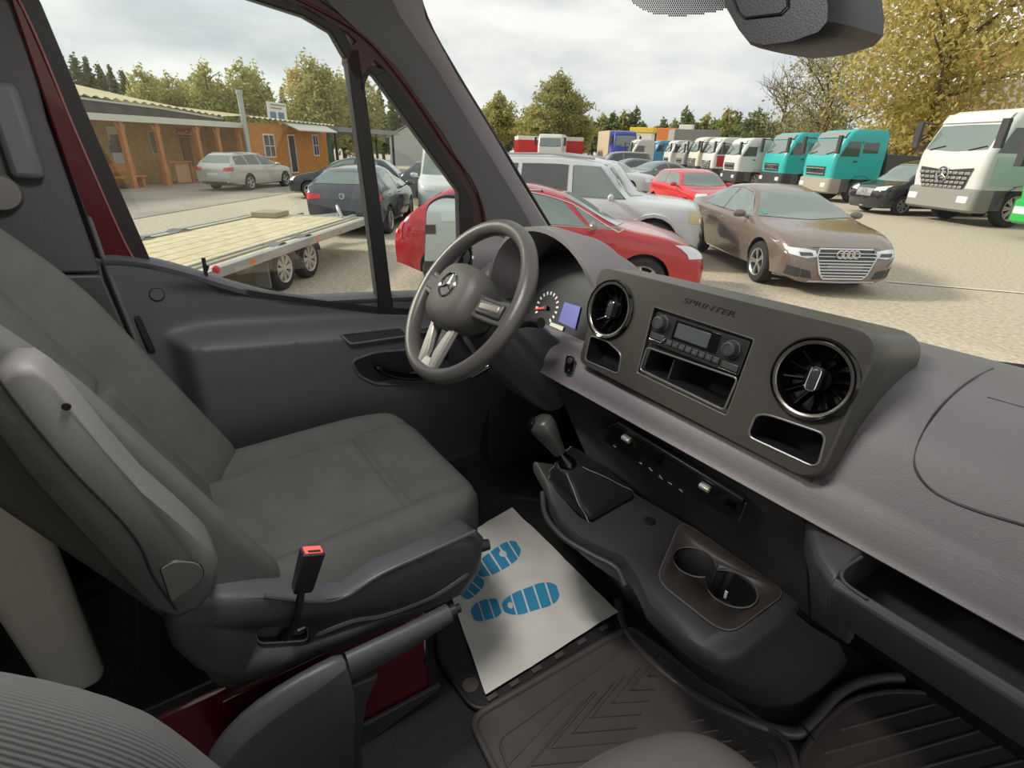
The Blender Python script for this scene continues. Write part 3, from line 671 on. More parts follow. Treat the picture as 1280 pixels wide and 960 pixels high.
# gear lever
gl = thing('gear_lever', ct(742, 622), 'black gear knob on a stitched leather boot', 'gear lever')
base = [ct(*p, -.002) for p in [(688, 604), (722, 560), (801, 619), (738, 657)]]
tc_ = at((709, 580), y=.12); kc = at((684, 541), y=.085)
b = MB(); rings = []
bs = rounded(base, .035, 6); bc = sum(bs, V())/len(bs)
for k, (q, s) in enumerate([(0, 1), (.10, 1.0), (.25, .95), (.42, .84), (.58, .72), (.74, .56), (.88, .40), (1.0, .30)]):
    c = bc.lerp(tc_, q); ring = []
    for i, p in enumerate(bs):
        d = (p-bc)*s; fold = 1+.045*math.sin(i*1.3+k*2.3)*(1 if 0 < k < 7 else 0); ring.append(c+d*fold)
    rings.append(ring)
b.loft(rings); bt = b.build('boot', M_leat, gl, 0, 1, 60)
for i0 in (3, 10, 17, 24):
    pth = [r_[i0 % len(bs)]+(r_[i0 % len(bs)]-bc.lerp(tc_, k/7)).normalized()*.0015 for k, r_ in enumerate(rings)]
    MB().tube(spline(pth, 3), .0009, 6).build('stitching', M_stit, bt)
ld = (kc-tc_).normalized()
MB().lathe([(.020, -.004), (.020, .004), (.016, .010), (.013, .02), (.012, .045)], tc_, ld, 24).build('collar', M_gloss, gl)
b = MB(); e = ld.cross(V((1, 0, 0))).normalized(); g = ld.cross(e); rings = []
for h, r1, r2 in [(-.055, .014, .014), (-.035, .017, .019), (-.008, .023, .026), (.014, .028, .032), (.029, .027, .030), (.038, .018, .020), (.041, .004, .004)]:
    rings.append([kc+ld*h+(e*math.cos(q)*r1+g*math.sin(q)*r2) for q in [2*math.pi*i/24 for i in range(24)]])
b.loft(rings); kb = b.build('knob', mat('knob_grey', '403e3c', .35, bump=.2, bscale=300), gl, smooth=70)
MB().lathe([(.014, 0), (.0135, .002), (.0, .003)], kc+ld*.030+V((-.008, -.019, 0)), (ld+V((-.3, -.8, 0))).normalized(), 20).build('knob_cap', M_gloss, kb)

# ------------------------------------------------------------------ floor mats and trim
dm = thing('rubber_floor_mat', (-.35, .05, FZ), 'black rubber driver floor mat beneath the printed paper', 'floor mat')
def fl(px, py, off=0): return at((px, py), z=FZ+off)
mo = rounded([fl(*p) for p in [(545, 770), (549, 830), (596, 897), (780, 785), (770, 715), (688, 630), (640, 625), (560, 700)]], [.03, .03, .04, .03, .04, .02, .02, .03], 5)
MB().prism([p+V((0, 0, .001)) for p in mo], (0, 0, .012)).build('mat_sheet', M_matD, dm, .004)
MB().tube([p+V((0, 0, .012)) for p in mo], .006, 8, True).build('mat_edge', M_matD, dm)
MB().lathe([(.019, 0), (.018, .006), (.0, .007)], fl(588, 858, .013), (0, 0, 1), 20).build('mat_stud', M_mat, dm)
for k in range(6):
    a = fl(615+k*28, 872-k*17.3, .014); d = (fl(643, 855, .014)-fl(615, 872, .014)).normalized(); e = V((-d.y, d.x, 0))
    MB().prism([a-d*.013-e*.006, a+d*.013-e*.006, a+d*.013+e*.006, a-d*.013+e*.006], (0, 0, .005)).build('mat_clip', M_mat, dm, .0015)
for k in range(7):
    a = fl(557+k*5, 812+k*9, .013); MB().tube([a, a+V((.05, .03, 0))], .0015, 6).build('mat_rib', M_matD, dm)
for k in range(7):
    MB().tube([fl(660+k*8, 636+k*5, .014), fl(742+k*6, 738+k*8-14, .014)], .0014, 6).build('mat_rib', M_matD, dm)
cm = thing('rubber_floor_mat', (.12, 0, FZ), 'dark brown rubber floor mat with chevron ribs between the seats', 'floor mat')
mo = rounded([fl(*p) for p in [(592, 912), (598, 898), (786, 788), (985, 935), (1005, 1010), (640, 1010)]], [.01, .02, .03, .03, .03, .03], 5)
MB().prism([p+V((0, 0, .002)) for p in mo], (0, 0, .010)).build('mat_sheet', M_mat, cm, .003)
MB().tube([p+V((0, 0, .014)) for p in mo], .008, 8, True).build('mat_edge', M_mat, cm)
mi = [fl(*p, .013) for p in [(622, 925), (786, 808), (968, 938), (985, 1000), (650, 1000)]]
MB().tube(rounded(mi, .02, 4), .003, 6, True).build('mat_rib', M_mat, cm)
for ax_, ay in [(660, 958), (687, 936), (715, 917), (738, 898), (764, 880), (787, 864), (808, 846)]:
    A = fl(ax_, ay, .012)
    le = fl(ax_+37, ay-68+(ay-880)*-.0, .012); k = (ay-846)/112
    MB().tube([fl(ax_+20+48*k, ay-30-52*k, .012), A, fl(ax_+16+112*k*.9, ay-1-11*k, .012)], .0036, 6).build('mat_rib', M_mat, cm)
for p, q in [((636, 955), (720, 868)), ((650, 972), (740, 866))]: MB().tube([fl(*p, .012), fl(*q, .012)], .0022, 6).build('mat_rib', M_mat, cm)
for k in range(5): MB().tube([fl(862+k*14, 902+k*13.5, .012), fl(880+k*17, 899+k*13, .012)], .0026, 6).build('mat_rib', M_mat, cm)
pm = thing('rubber_floor_mat', (.60, .45, FZ), 'dark brown rubber floor mat with slanted ribs under the passenger shelf', 'floor mat')
mo = rounded([fl(*p) for p in [(1000, 950), (1020, 915), (1062, 878), (1110, 868), (1330, 880), (1420, 1000), (1000, 1010)]], [.02, .03, .04, .04, .02, .02, .02], 5)
MB().prism([p+V((0, 0, .002)) for p in mo], (0, 0, .012)).build('mat_sheet', mat('rubber_mat_brown', '4a4543', .5, bump=.2, bscale=300), pm, .003)
MB().tube([p+V((0, 0, .012)) for p in mo], .007, 8, True).build('mat_edge', MATS['rubber_mat_brown'], pm)
for p, q in [((1050, 912), (1168, 880)), ((1030, 941), (1203, 895)), ((1050, 965), (1232, 911)), ((1130, 965), (1260, 930)), ((1220, 965), (1290, 947))]:
    MB().tube([fl(*p, .014), fl(*q, .014)], .003, 6).build('mat_rib', MATS['rubber_mat_brown'], pm)
# sill moulding along the mats
ft = thing('floor_moulding', fl(1000, 905), 'shiny dark floor moulding curving between console and passenger mat', 'floor moulding')
p1 = spline([fl(*p, .01) for p in [(772, 752), (782, 790), (830, 842), (900, 887), (985, 916), (1012, 905), (1050, 866), (1090, 849), (1150, 846), (1230, 850)]], 5)
MB().tube(p1, .013, 10).build('moulding_strip', mat('moulding_satin', '5c5855', .28), ft)
MB().tube([fl(998, 900, .027), fl(1018, 925, .02)], .002, 6).build('moulding_joint', M_black, ft)
MB().tube(spline([fl(*p, .012) for p in [(762, 745), (766, 770), (776, 790)]], 4), .008, 8).build('moulding_strip', M_gloss, ft)

# ------------------------------------------------------------------ printed paper on the floor
pc = [fl(*p, .022) for p in [(607, 869), (773, 765), (640, 634), (545, 690)]]
def paper(u, v):
    p = pc[0].lerp(pc[1], u).lerp(pc[3].lerp(pc[2], u), v)
    n_ = noise.noise(p*9)*.005+noise.noise(p*23+V((3, 1, 0)))*.0025+abs(noise.noise(p*14+V((9, 2, 4))))*.004
    return p+V((0, 0, n_))
pap = thing('paper_floor_cover', (pc[0]+pc[2])/2, 'white paper floor cover printed with two blue shoe soles', 'paper')
MB().grid(paper, 60, 60).build('paper_sheet', M_paper, pap, smooth=80)
def uv_of(px, py):
    p = fl(px, py, .022); u = v = .5
    for _ in range(30):
        q = pc[0].lerp(pc[1], u).lerp(pc[3].lerp(pc[2], u), v); du = (pc[1]-pc[0]).lerp(pc[2]-pc[3], v); dv = (pc[3]-pc[0]).lerp(pc[2]-pc[1], u)
        d = p-q; det = du.x*dv.y-du.y*dv.x; u += (d.x*dv.y-d.y*dv.x)/det; v += (du.x*d.y-du.y*d.x)/det
    return u, v
def sole(poly, cuts, name='shoe_print'):
    """blue print cut by white lines; every field a print of its own"""
    for a, c in cuts:
        P = [poly(t, s) for s in (-1, 1) for t in ([a+(c-a)*i/6 for i in range(7)] if s < 0 else [c-(c-a)*i/6 for i in range(7)])]
        P = [paper(*uv_of(*p))+V((0, 0, .0022)) for p in P]
        MB().prism(P, (0, 0, -.0006)).build(name, M_blue, pap, smooth=0)
def solefn(p0, p1, w0, wm, w1):
    d = (p1[0]-p0[0], p1[1]-p0[1]); L = math.hypot(*d); nx, ny = -d[1]/L, d[0]/L
    def fn(t, s):
        wd = (w0+(w1-w0)*t)*math.sqrt(max(.0, 1-(2*abs(t-.5))**3.2)); x = p0[0]+d[0]*t; y = p0[1]+d[1]*t
        return (x+nx*wd*s, y+ny*wd*s+0*wd)
    return fn
sole(solefn((627, 762), (699, 739), 13, 15, 17), [(.02, .2), (.23, .4), (.43, .6), (.63, .8), (.83, .98)])
sole(solefn((589, 770), (628, 757), 12, 12, 13), [(.03, .3), (.35, .62), (.67, .9)])
sole(solefn((596, 718), (649, 683), 12, 14, 15), [(.02, .2), (.24, .42), (.46, .64), (.68, .84), (.87, .98)])
sole(solefn((578, 748), (602, 722), 10, 10, 11), [(.03, .3), (.35, .62), (.67, .95)])
# ------------------------------------------------------------------ driver seat
seat = thing('driver_seat', (-.42, -.35, FZ), 'dark grey fabric driver seat with folded armrest and red painted base', 'seat')
def sgn(a, e): return math.copysign(abs(a)**e, a)
def ringpts(w_, h_, n=91, e=5):
    """top samples right to left, then the underside"""
    T = [(w_*math.sin(R(90-180*i/(n-1)))) for i in range(n)]
    top = [(x, h_/2*max(0, 1-abs(x/w_)**e)**(1/e)) for x in T]
    bot = [(x, -h_/2*max(0, 1-abs(x/w_)**e)**(1/e)) for x in reversed(T[1:-1:6])]
    return top, bot
def cushion(xc, y0, y1, zc, hw, th, slope=0, seams=True):
    """rounded cushion: rings along y with sewn grooves and side bolsters"""
    rings = []; ny = 90
    for i in range(ny):
        t = i/(ny-1); e0 = min(1, t/.10); e1 = min(1, (1-t)/.14); e2 = min(1, (1-t)/.42)
        k = max(.05, (1-(1-e0)**2.4)**.45*(1-(1-e1)**2.6)**.45); y = lerp(y0, y1, t); w_ = hw*(1-.30*(1-e2)**2.4-.03*(1-e0))*(k**.3); top, bot = ringpts(w_, th*k); ring = []
        for x, z in top:
            q = abs(x)/hw
            if seams:
                z += .030*sstep(.58, .80, q)*(1-sstep(.84, 1.0, q))*(1-.5*t)*k
                z -= .011*math.exp(-((q-.60)/.024)**2)*k
                if q < .60: z -= .011*math.exp(-((y-(y1-.165))/.008)**2)*k+.008*(1-(q/.6)**2)*k
            ring.append(V((xc+x, y, zc+z+slope*(y-y1))))
        ring += [V((xc+x, y, zc+z+slope*(y-y1))) for x, z in bot]; rings.append(ring)
    return rings
b = MB().loft(cushion(-.42, -.62, -.06, 1.235, .262, .175, .06)); b.build('seat_cushion', M_fab, seat, smooth=80)
# backrest: rings along its slope
def back_rings(xc, hw, yb, z0, z1, lean, th, n=90, topr=.2):
    rings = []
    for i in range(n):
        t = i/(n-1); e0 = min(1, t/.08); e1 = min(1, (1-t)/topr); k = max(.06, (1-(1-e0)**2.4)**.45*(1-(1-e1)**2.6)**.45)
        z = lerp(z0, z1, t); y = yb-lean*(z-z0); w_ = hw*(1-.16*sstep(.45, 1, t))*(k**.4); top, bot = ringpts(w_, th*k); ring = []
        bol = .070*(1-.75*sstep(.5, .95, t))*sstep(-.06, .05, t)
        for x, d in top:
            q = abs(x)/hw
            d += bol*sstep(.46, .82, q)*(1-sstep(.90, 1.0, q)*.7)*k-.010*math.exp(-((q-.54)/.026)**2)*k
            if q < .54: d -= .010*math.exp(-((z-(z0+.30))/.009)**2)*k
            ring.append(V((xc+x, y+d, z+d*lean)))
        ring += [V((xc+x, y+d, z+d*lean)) for x, d in bot]; rings.append(ring)
    return rings
b = MB().loft(back_rings(-.42, .262, -.555, 1.23, 2.0, .46, .07)); b.build('backrest', M_fab, seat, smooth=80)
# plastic side cover
sxp = -.145
cov_px = [(205, 778), (214, 752), (245, 741), (330, 738), (395, 744), (430, 737), (470, 712), (530, 686), (585, 663), (604, 672), (600, 712), (583, 738), (520, 768), (440, 800), (370, 828), (318, 848), (285, 850), (245, 835), (216, 808)]
P = [at(p, x=sxp) for p in cov_px]
cen = sum(P, V())/len(P)
b = MB(); b.loft([[cen+(p-cen)*.90+V((.012, 0, 0)) for p in P], [cen+(p-cen)*.965+V((.007, 0, 0)) for p in P], [p for p in P], [p+V((-.05, 0, 0)) for p in P]])
cv = b.build('side_cover', [M_seatp, M_void], None, smooth=60)
slot = rounded([at(p, x=sxp) for p in [(318, 778), (384, 776), (386, 800), (320, 804)]], .015, 5)
cu = MB().loft([[p+V((.06, 0, 0)) for p in slot], [p+V((-.028, 0, 0)) for p in slot]]).build('cutter', M_void)
bpy.context.view_layer.update(); cv = baked(cv, [cu]); put(cv, seat)
MB().tube([p+V((.0015, 0, 0)) for p in slot], .002, 6, True).build('slot_rim', mat('rim_light', '8c8a8a', .4), cv)
MB().tube(spline([at(p, x=sxp+.010) for p in [(330, 745), (395, 752), (432, 745), (475, 718), (532, 692), (594, 664)]], 5), .004, 8).build('cover_edge', M_seatp, cv)
MB().tube(spline([at(p, x=sxp+.008) for p in [(388, 795), (440, 775), (480, 768), (540, 745), (590, 712)]], 5), [.002]+[.007]*19+[.002], 8).build('cover_crease', M_seatp, cv)
MB().lathe([(.0, .022), (.011, .020), (.013, .0)], at((608, 684), x=-.17)+V((-.01, -.01, 0)), (.3, 1, 0), 16).build('adjust_knob', M_black, seat)
# red painted base
b = MB().box2((-.66, -.69, FZ), (-.185, -.235, 1.14)); base = b.build('seat_base', M_red, seat, .008)
MB().box2((-.67, -.70, 1.12), (-.19, -.26, 1.16)).build('seat_rail', M_black, seat, .004)
MB().lathe([(.012, .0), (.012, .003), (.0, .0035)], at((536, 825), x=-.185), (1, 0, 0), 18).build('base_hole', M_void, base)
MB().box2((-.188, -.60, 1.10), (-.178, -.25, 1.118)).build('base_lip', M_red, base, .003)
MB().prism([at(p, x=-.182) for p in [(448, 905), (548, 852), (546, 858), (450, 930)]], (.01, 0, 0)).build('base_skirt', M_dashlow, base, .002)
# armrest folded up against the backrest
ap_px = [(-8, 466), (12, 455), (36, 454), (58, 468), (130, 556), (180, 612), (225, 650), (262, 684), (274, 706), (270, 735), (250, 760), (224, 772), (196, 762), (140, 706), (85, 646), (30, 585), (-14, 525)]
P = [at(p, x=-.105) for p in ap_px]; cen = sum(P, V())/len(P)
b = MB().loft([[cen+(p-cen)*.93+V((.006, 0, 0)) for p in P], [cen+(p-cen)*.985+V((.002, 0, 0)) for p in P], [p+V((-.012, 0, 0)) for p in P], [p+V((-.05, 0, 0)) for p in P], [cen+(p-cen)*.93+V((-.062, 0, 0)) for p in P]])
arm = b.build('armrest', M_arm, seat, smooth=60)
MB().tube(spline([at(p, x=-.0975) for p in [(-6, 470), (40, 530), (95, 594), (150, 650), (176, 685), (192, 722), (220, 762)]], 6), .0014, 6).build('armrest_seam', M_black, arm)
q = rounded([at(p, x=-.099) for p in [(200, 710), (218, 700), (250, 702), (256, 722), (214, 752)]], [.004, .01, .012, .012, .004], 4)
MB().prism(q, (.0025, 0, 0)).build('pivot_cap', M_arm, arm, .001)
MB().tube(q, .0011, 6, True).build('cap_seam', M_black, arm)
MB().lathe([(.004, 0), (.004, .002), (0, .002)], at((83, 508), x=-.0975), (1, 0, 0), 12).build('armrest_hole', M_void, arm)
# belt buckle
bx = -.112
B0, B1 = at((377, 738), x=bx), at((391, 688), x=bx); ax = (B1-B0).normalized(); e = V((0, 1, 0)); e = (e-ax*e.dot(ax)).normalized(); g = ax.cross(e)
def bk(h, a, c): return B0.lerp(B1, h)+e*a+g*c
bu = MB().loft([[bk(h, sa*.0155*s, sc*.010*s) for sa, sc in ((-1, -1), (1, -1), (1, 1), (-1, 1))] for h, s in ((0, .85), (.1, .93), (.97, 1.06), (1.0, 1.02))]).build('buckle', M_buck, seat, .002)
MB().loft([[bk(h, sa*.0135, sc*.0085) for sa, sc in ((-1, -1), (1, -1), (1, 1), (-1, 1))] for h in (.98, 1.035)]).build('release_button', M_redb, bu, .0015)
MB().loft([[bk(h, sa*.009, -.0055+sc*.002) for sa, sc in ((-1, -1), (1, -1), (1, 1), (-1, 1))] for h in (1.0, 1.045)]).build('buckle_slot', M_void, bu)
MB().tube(spline([B0, at((372, 765), x=bx-.002), at((364, 785), x=-.14), at((352, 800), x=-.155)], 4), [.006]*10+[.009]*3, 8).build('buckle_stalk', M_buck, seat)
MB().tube([at((372, 788), x=-.15), at((384, 782), x=-.15)], .002, 6).build('cable', M_white, seat)

# ------------------------------------------------------------------ parking brake
hb = thing('parking_brake', (-.08, -.50, FZ), 'black parking brake lever with plastic shroud beside the driver seat', 'parking brake')
up_ = [(262, 938), (300, 895), (345, 862), (400, 832), (440, 812), (500, 785), (560, 757)]; lo_ = [(300, 1010), (380, 1010), (440, 985), (455, 940), (450, 870), (505, 815), (566, 777)]
b = MB(); rings = []
sh_u = [at(p, x=-.075) for p in [(240, 990), (262, 938), (300, 895), (345, 862), (400, 832), (436, 815)]]
sh_l = [at(p, x=-.075) for p in [(300, 1090), (340, 1060), (385, 1030), (430, 1000), (444, 960), (440, 845)]]
for a, c in zip(sh_u, sh_l):
    m_ = (a+c)/2; rings.append([a+V((.018, 0, -.004)), a+V((0, 0, .003)), a+V((-.02, 0, -.004)), m_+V((-.034, 0, 0)), c+V((-.03, 0, 0)), c+V((.03, 0, 0)), m_+V((.030, 0, 0))])
b.loft(rings); b.build('shroud', M_seatp, hb, 0, 1, 60)
lv_u = [at(p, x=-.078) for p in [(432, 818), (500, 787), (560, 758)]]; lv_l = [at(p, x=-.078) for p in [(436, 850), (505, 812), (562, 774)]]
b = MB(); rings = []
for a, c in zip(lv_u, lv_l):
    m_ = (a+c)/2; h_ = (a-c)/2; rings.append([m_+h_*math.sin(q)+V((math.cos(q)*.017, 0, 0)) for q in [2*math.pi*i/16 for i in range(16)]])
b.loft(rings); b.build('lever_grip', M_seatp, hb, smooth=60)
d = (lv_u[2]-lv_u[1]).normalized(); c = (lv_u[2]+lv_l[2])/2
MB().lathe([(.011, 0), (.012, .012), (.008, .014), (.008, .022), (.0, .023)], c, d, 18).build('lever_button', M_black, hb)
MB().loft([[at(p, x=-.08)+V((s, 0, 0)) for p in [(436, 850), (470, 836), (455, 870), (448, 920), (455, 985), (430, 985), (425, 900)]] for s in (-.015, .015)]).build('shroud_leg', M_dashlow, hb, .004)

# ------------------------------------------------------------------ passenger seat (camera sits above it)
ps = thing('passenger_seat', (.50, -.35, FZ), 'grey ribbed fabric passenger seat with smooth cushion corner in front of the chevron mat', 'seat')
b = MB().loft(back_rings(.455, .268, -.635, 1.24, 1.82, .30, .12)); b.build('backrest', M_rib, ps, smooth=80)
b = MB().loft(cushion(.54, -.60, -.062, 1.236, .265, .16, .03, False)); b.build('seat_cushion', mat('cushion_smooth', '5a5753', .38, bump=.15, bscale=300), ps, smooth=80)
b = MB().box2((.30, -.60, FZ), (.76, -.22, 1.15)); b.build('seat_base', M_black, ps, .01)
# ------------------------------------------------------------------ outside: ground
def ground_mat(name, c1, c2, sc1, c3=None, rough=.95):
    m = mat(name, c1, rough, var=0, color2=c2, vscale=sc1, bump=.6, bscale=90, detail=9)
    return m
M_grav = ground_mat('gravel_ground', 'a19684', 'cabea9', 16); M_asph = ground_mat('worn_asphalt', '8f8880', 'a49b90', .7)
M_grav2 = ground_mat('loose_gravel', 'a89878', 'd6c8a8', 9)
o = MB().prism([(-160, -40, -.3), (60, -40, -.3), (60, 140, -.3), (-160, 140, -.3)], (0, 0, .3)).build('yard_ground', M_grav, smooth=0); tag(o, 'sandy gravel yard around the parked vehicles', kind='structure')
def gp(px, py, z=0): return at((px, py), z=z)
P = [gp(120, 275, .006), gp(430, 228, .006), V((-34, 11, .006)), V((-27, -3, .006)), V((-17, -8, .006))]
o = MB().add([gp(150, 277)+V((0, 0, .012)), gp(365, 241)+V((0, 0, .012)), V((-36, 18, .012)), V((-44, 22, .012)), V((-28, -8, .012)), V((-17, -6, .012))], [(0, 1, 2, 3, 4, 5)]).build('asphalt_lane', M_asph, smooth=0); tag(o, 'grey asphalt lane along the timber building', kind='structure')
b = MB(); b.add([V((-3.2, 9.75, .012)), V((1.6, 13.4, .012)), V((1.55, 13.47, .012)), V((-3.25, 9.82, .012))], [(0, 1, 2, 3)]); o = b.build('ground_line', mat('faded_white_paint', 'd8d2c4', .9, var=.1, vscale=3), smooth=0); tag(o, 'faded white line on the gravel beside the brown sedan', kind='structure')

# ------------------------------------------------------------------ vehicles
M_tyre = mat('tyre', '2b2a29', .8); M_alloy = mat('alloy', 'b8b8b6', .3, metal=.7); M_steel = mat('steel_rim', 'c4beb4', .5, metal=.3)
M_arch = mat('wheel_arch', '151515', .9); M_cglass = mat('car_glass', '6f7d78', .06, spec=.9, coat=.5); M_dglass = mat('car_glass_dark', '4c504e', .06, spec=.8)
M_lamp = mat('headlamp', 'dfe3e2', .1, spec=.8, coat=.6); M_tail = mat('tail_lamp', 'c0202c', .15, coat=.6); M_bplas = mat('bumper_plastic', '3a3a3a', .6)
M_amber = mat('amber_lamp', 'f07820', .3, coat=.3); M_plate = mat('plate_grey', '6c747a', .5); M_plW = mat('plate_white', 'dcdcd8', .5)
def paint(n, c, r=.22, coat=.6, metal=.0): return mat('paint_'+n, c, r, coat=coat, metal=metal, spec=.5)
def interp(pts, x):
    """monotone smooth interpolation of (x, v) points"""
    pts = sorted(pts); 
    if x <= pts[0][0]: return pts[0][1]
    if x >= pts[-1][0]: return pts[-1][1]
    n = len(pts); h = [pts[i+1][0]-pts[i][0] for i in range(n-1)]; d = [(pts[i+1][1]-pts[i][1])/h[i] for i in range(n-1)]
    m = [d[0]]+[0 if d[i-1]*d[i] <= 0 else 2*d[i-1]*d[i]/(d[i-1]+d[i]) for i in range(1, n-1)]+[d[-1]]
    for i in range(n-1):
        if x <= pts[i+1][0]:
            t = (x-pts[i][0])/h[i]; a, c = pts[i][1], pts[i+1][1]
            return a*(2*t**3-3*t*t+1)+h[i]*m[i]*(t**3-2*t*t+t)+c*(-2*t**3+3*t*t)+h[i]*m[i+1]*(t**3-t*t)
def poly(pts, t):
    """point at fraction t of a polyline"""
    L = [math.dist(pts[i], pts[i+1]) for i in range(len(pts)-1)]; s = t*sum(L)
    for i, l in enumerate(L):
        if s <= l or i == len(L)-1:
            k = s/l if l else 0; return (pts[i][0]+(pts[i+1][0]-pts[i][0])*k, pts[i][1]+(pts[i+1][1]-pts[i][1])*k)
        s -= l
def wheel_meshes(r, w_, rim_m, spokes=5, key=None):
    k = 'wheel_%s' % key
    if k in bpy.data.meshes: return bpy.data.meshes[k], bpy.data.meshes[k+'_rim']
    t = MB().lathe([(r*.66, -w_/2), (r*.93, -w_/2), (r, -w_*.36), (r, w_*.36), (r*.93, w_/2), (r*.68, w_/2), (r*.64, w_*.3), (r*.62, -w_*.1), (0, -w_*.1)], (0, 0, 0), (0, 1, 0), 28).mesh(k, [M_tyre])
    b = MB(); b.lathe([(r*.69, w_*.44), (r*.66, w_*.54), (r*.60, w_*.46), (r*.60, w_*.2)], (0, 0, 0), (0, 1, 0), 28, False)
    b.lathe([(r*.16, w_*.2), (r*.16, w_*.46), (r*.10, w_*.5), (0, w_*.5)], (0, 0, 0), (0, 1, 0), 16)
    for i in range(spokes):
        for dd in (-.13, .13):
            a = 2*math.pi*i/spokes+dd; d = V((math.cos(a), 0, math.sin(a))); e = V((-math.sin(a), 0, math.cos(a)))
            c0 = 2*math.pi*i/spokes; d0 = V((math.cos(c0), 0, math.sin(c0)))
            b.prism([d0*r*.1+e*r*.045+V((0, w_*.44, 0)), d*r*.62+e*r*.05+V((0, w_*.46, 0)), d*r*.62-e*r*.05+V((0, w_*.46, 0)), d0*r*.1-e*r*.045+V((0, w_*.44, 0))], (0, -w_*.12, 0))
    return t, b.mesh(k+'_rim', [rim_m])
def add_wheel(parent, x, y, r, w_, rim_m, key, spokes=5):
    t, rm = wheel_meshes(r, w_, rim_m, spokes, key)
    o = bpy.data.objects.new('wheel', t); col.objects.link(o); o.parent = parent; o.location = (x, y, r)
    if y < 0: o.rotation_euler = (0, 0, math.pi)
    q = bpy.data.objects.new('rim', rm); col.objects.link(q); q.parent = o
    return o
ST = {  # x measured from the wheelbase centre, +x forward
 'sedan': dict(wb=2.82, fo=.88, ro=1.03, W=1.84, wr=.33, zb=.20, nose=.66, cowl=(1.02, .97), rf=(.20, 1.36), rm=(-.35, 1.43), rr=(-1.0, 1.385), bl=(-1.72, 1.10), tail=1.03, roofw=.56, belt=(.93, 1.0)),
 'hatch': dict(wb=2.60, fo=.80, ro=.70, W=1.78, wr=.31, zb=.20, nose=.68, cowl=(1.02, .98), rf=(.22, 1.36), rm=(-.35, 1.46), rr=(-1.25, 1.40), bl=(-1.80, 1.05), tail=.92, roofw=.56, belt=(.92, 1.04)),
 'estate': dict(wb=2.63, fo=.87, ro=1.08, W=1.80, wr=.32, zb=.20, nose=.70, cowl=(.98, .98), rf=(.20, 1.38), rm=(-.4, 1.47), rr=(-1.75, 1.42), bl=(-2.22, 1.02), tail=.95, roofw=.58, belt=(.93, 1.0)),
 'suv': dict(wb=2.78, fo=.80, ro=1.32, W=1.88, wr=.40, zb=.34, nose=1.0, cowl=(1.0, 1.17), rf=(.42, 1.72), rm=(-.5, 1.84), rr=(-2.15, 1.80), bl=(-2.52, 1.20), tail=1.05, roofw=.70, belt=(1.10, 1.16)),
 'mini': dict(wb=2.50, fo=.70, ro=.66, W=1.70, wr=.30, zb=.20, nose=.74, cowl=(.78, .96), rf=(.28, 1.34), rm=(-.3, 1.42), rr=(-1.30, 1.38), bl=(-1.72, .98), tail=.86, roofw=.62, belt=(.92, .98)),
 'mpv': dict(wb=3.2, fo=.92, ro=1.0, W=1.93, wr=.34, zb=.22, nose=.88, cowl=(1.65, 1.12), rf=(.85, 1.72), rm=(0, 1.88), rr=(-2.3, 1.84), bl=(-2.47, 1.1), tail=.9, roofw=.74, belt=(1.02, 1.08)),
 'van': dict(wb=3.2, fo=.95, ro=1.1, W=1.95, wr=.34, zb=.25, nose=.95, cowl=(1.75, 1.2), rf=(1.0, 1.9), rm=(.2, 2.2), rr=(-2.5, 2.2), bl=(-2.57, 1.1), tail=1.0, roofw=.82, belt=(1.12, 1.15)),
}
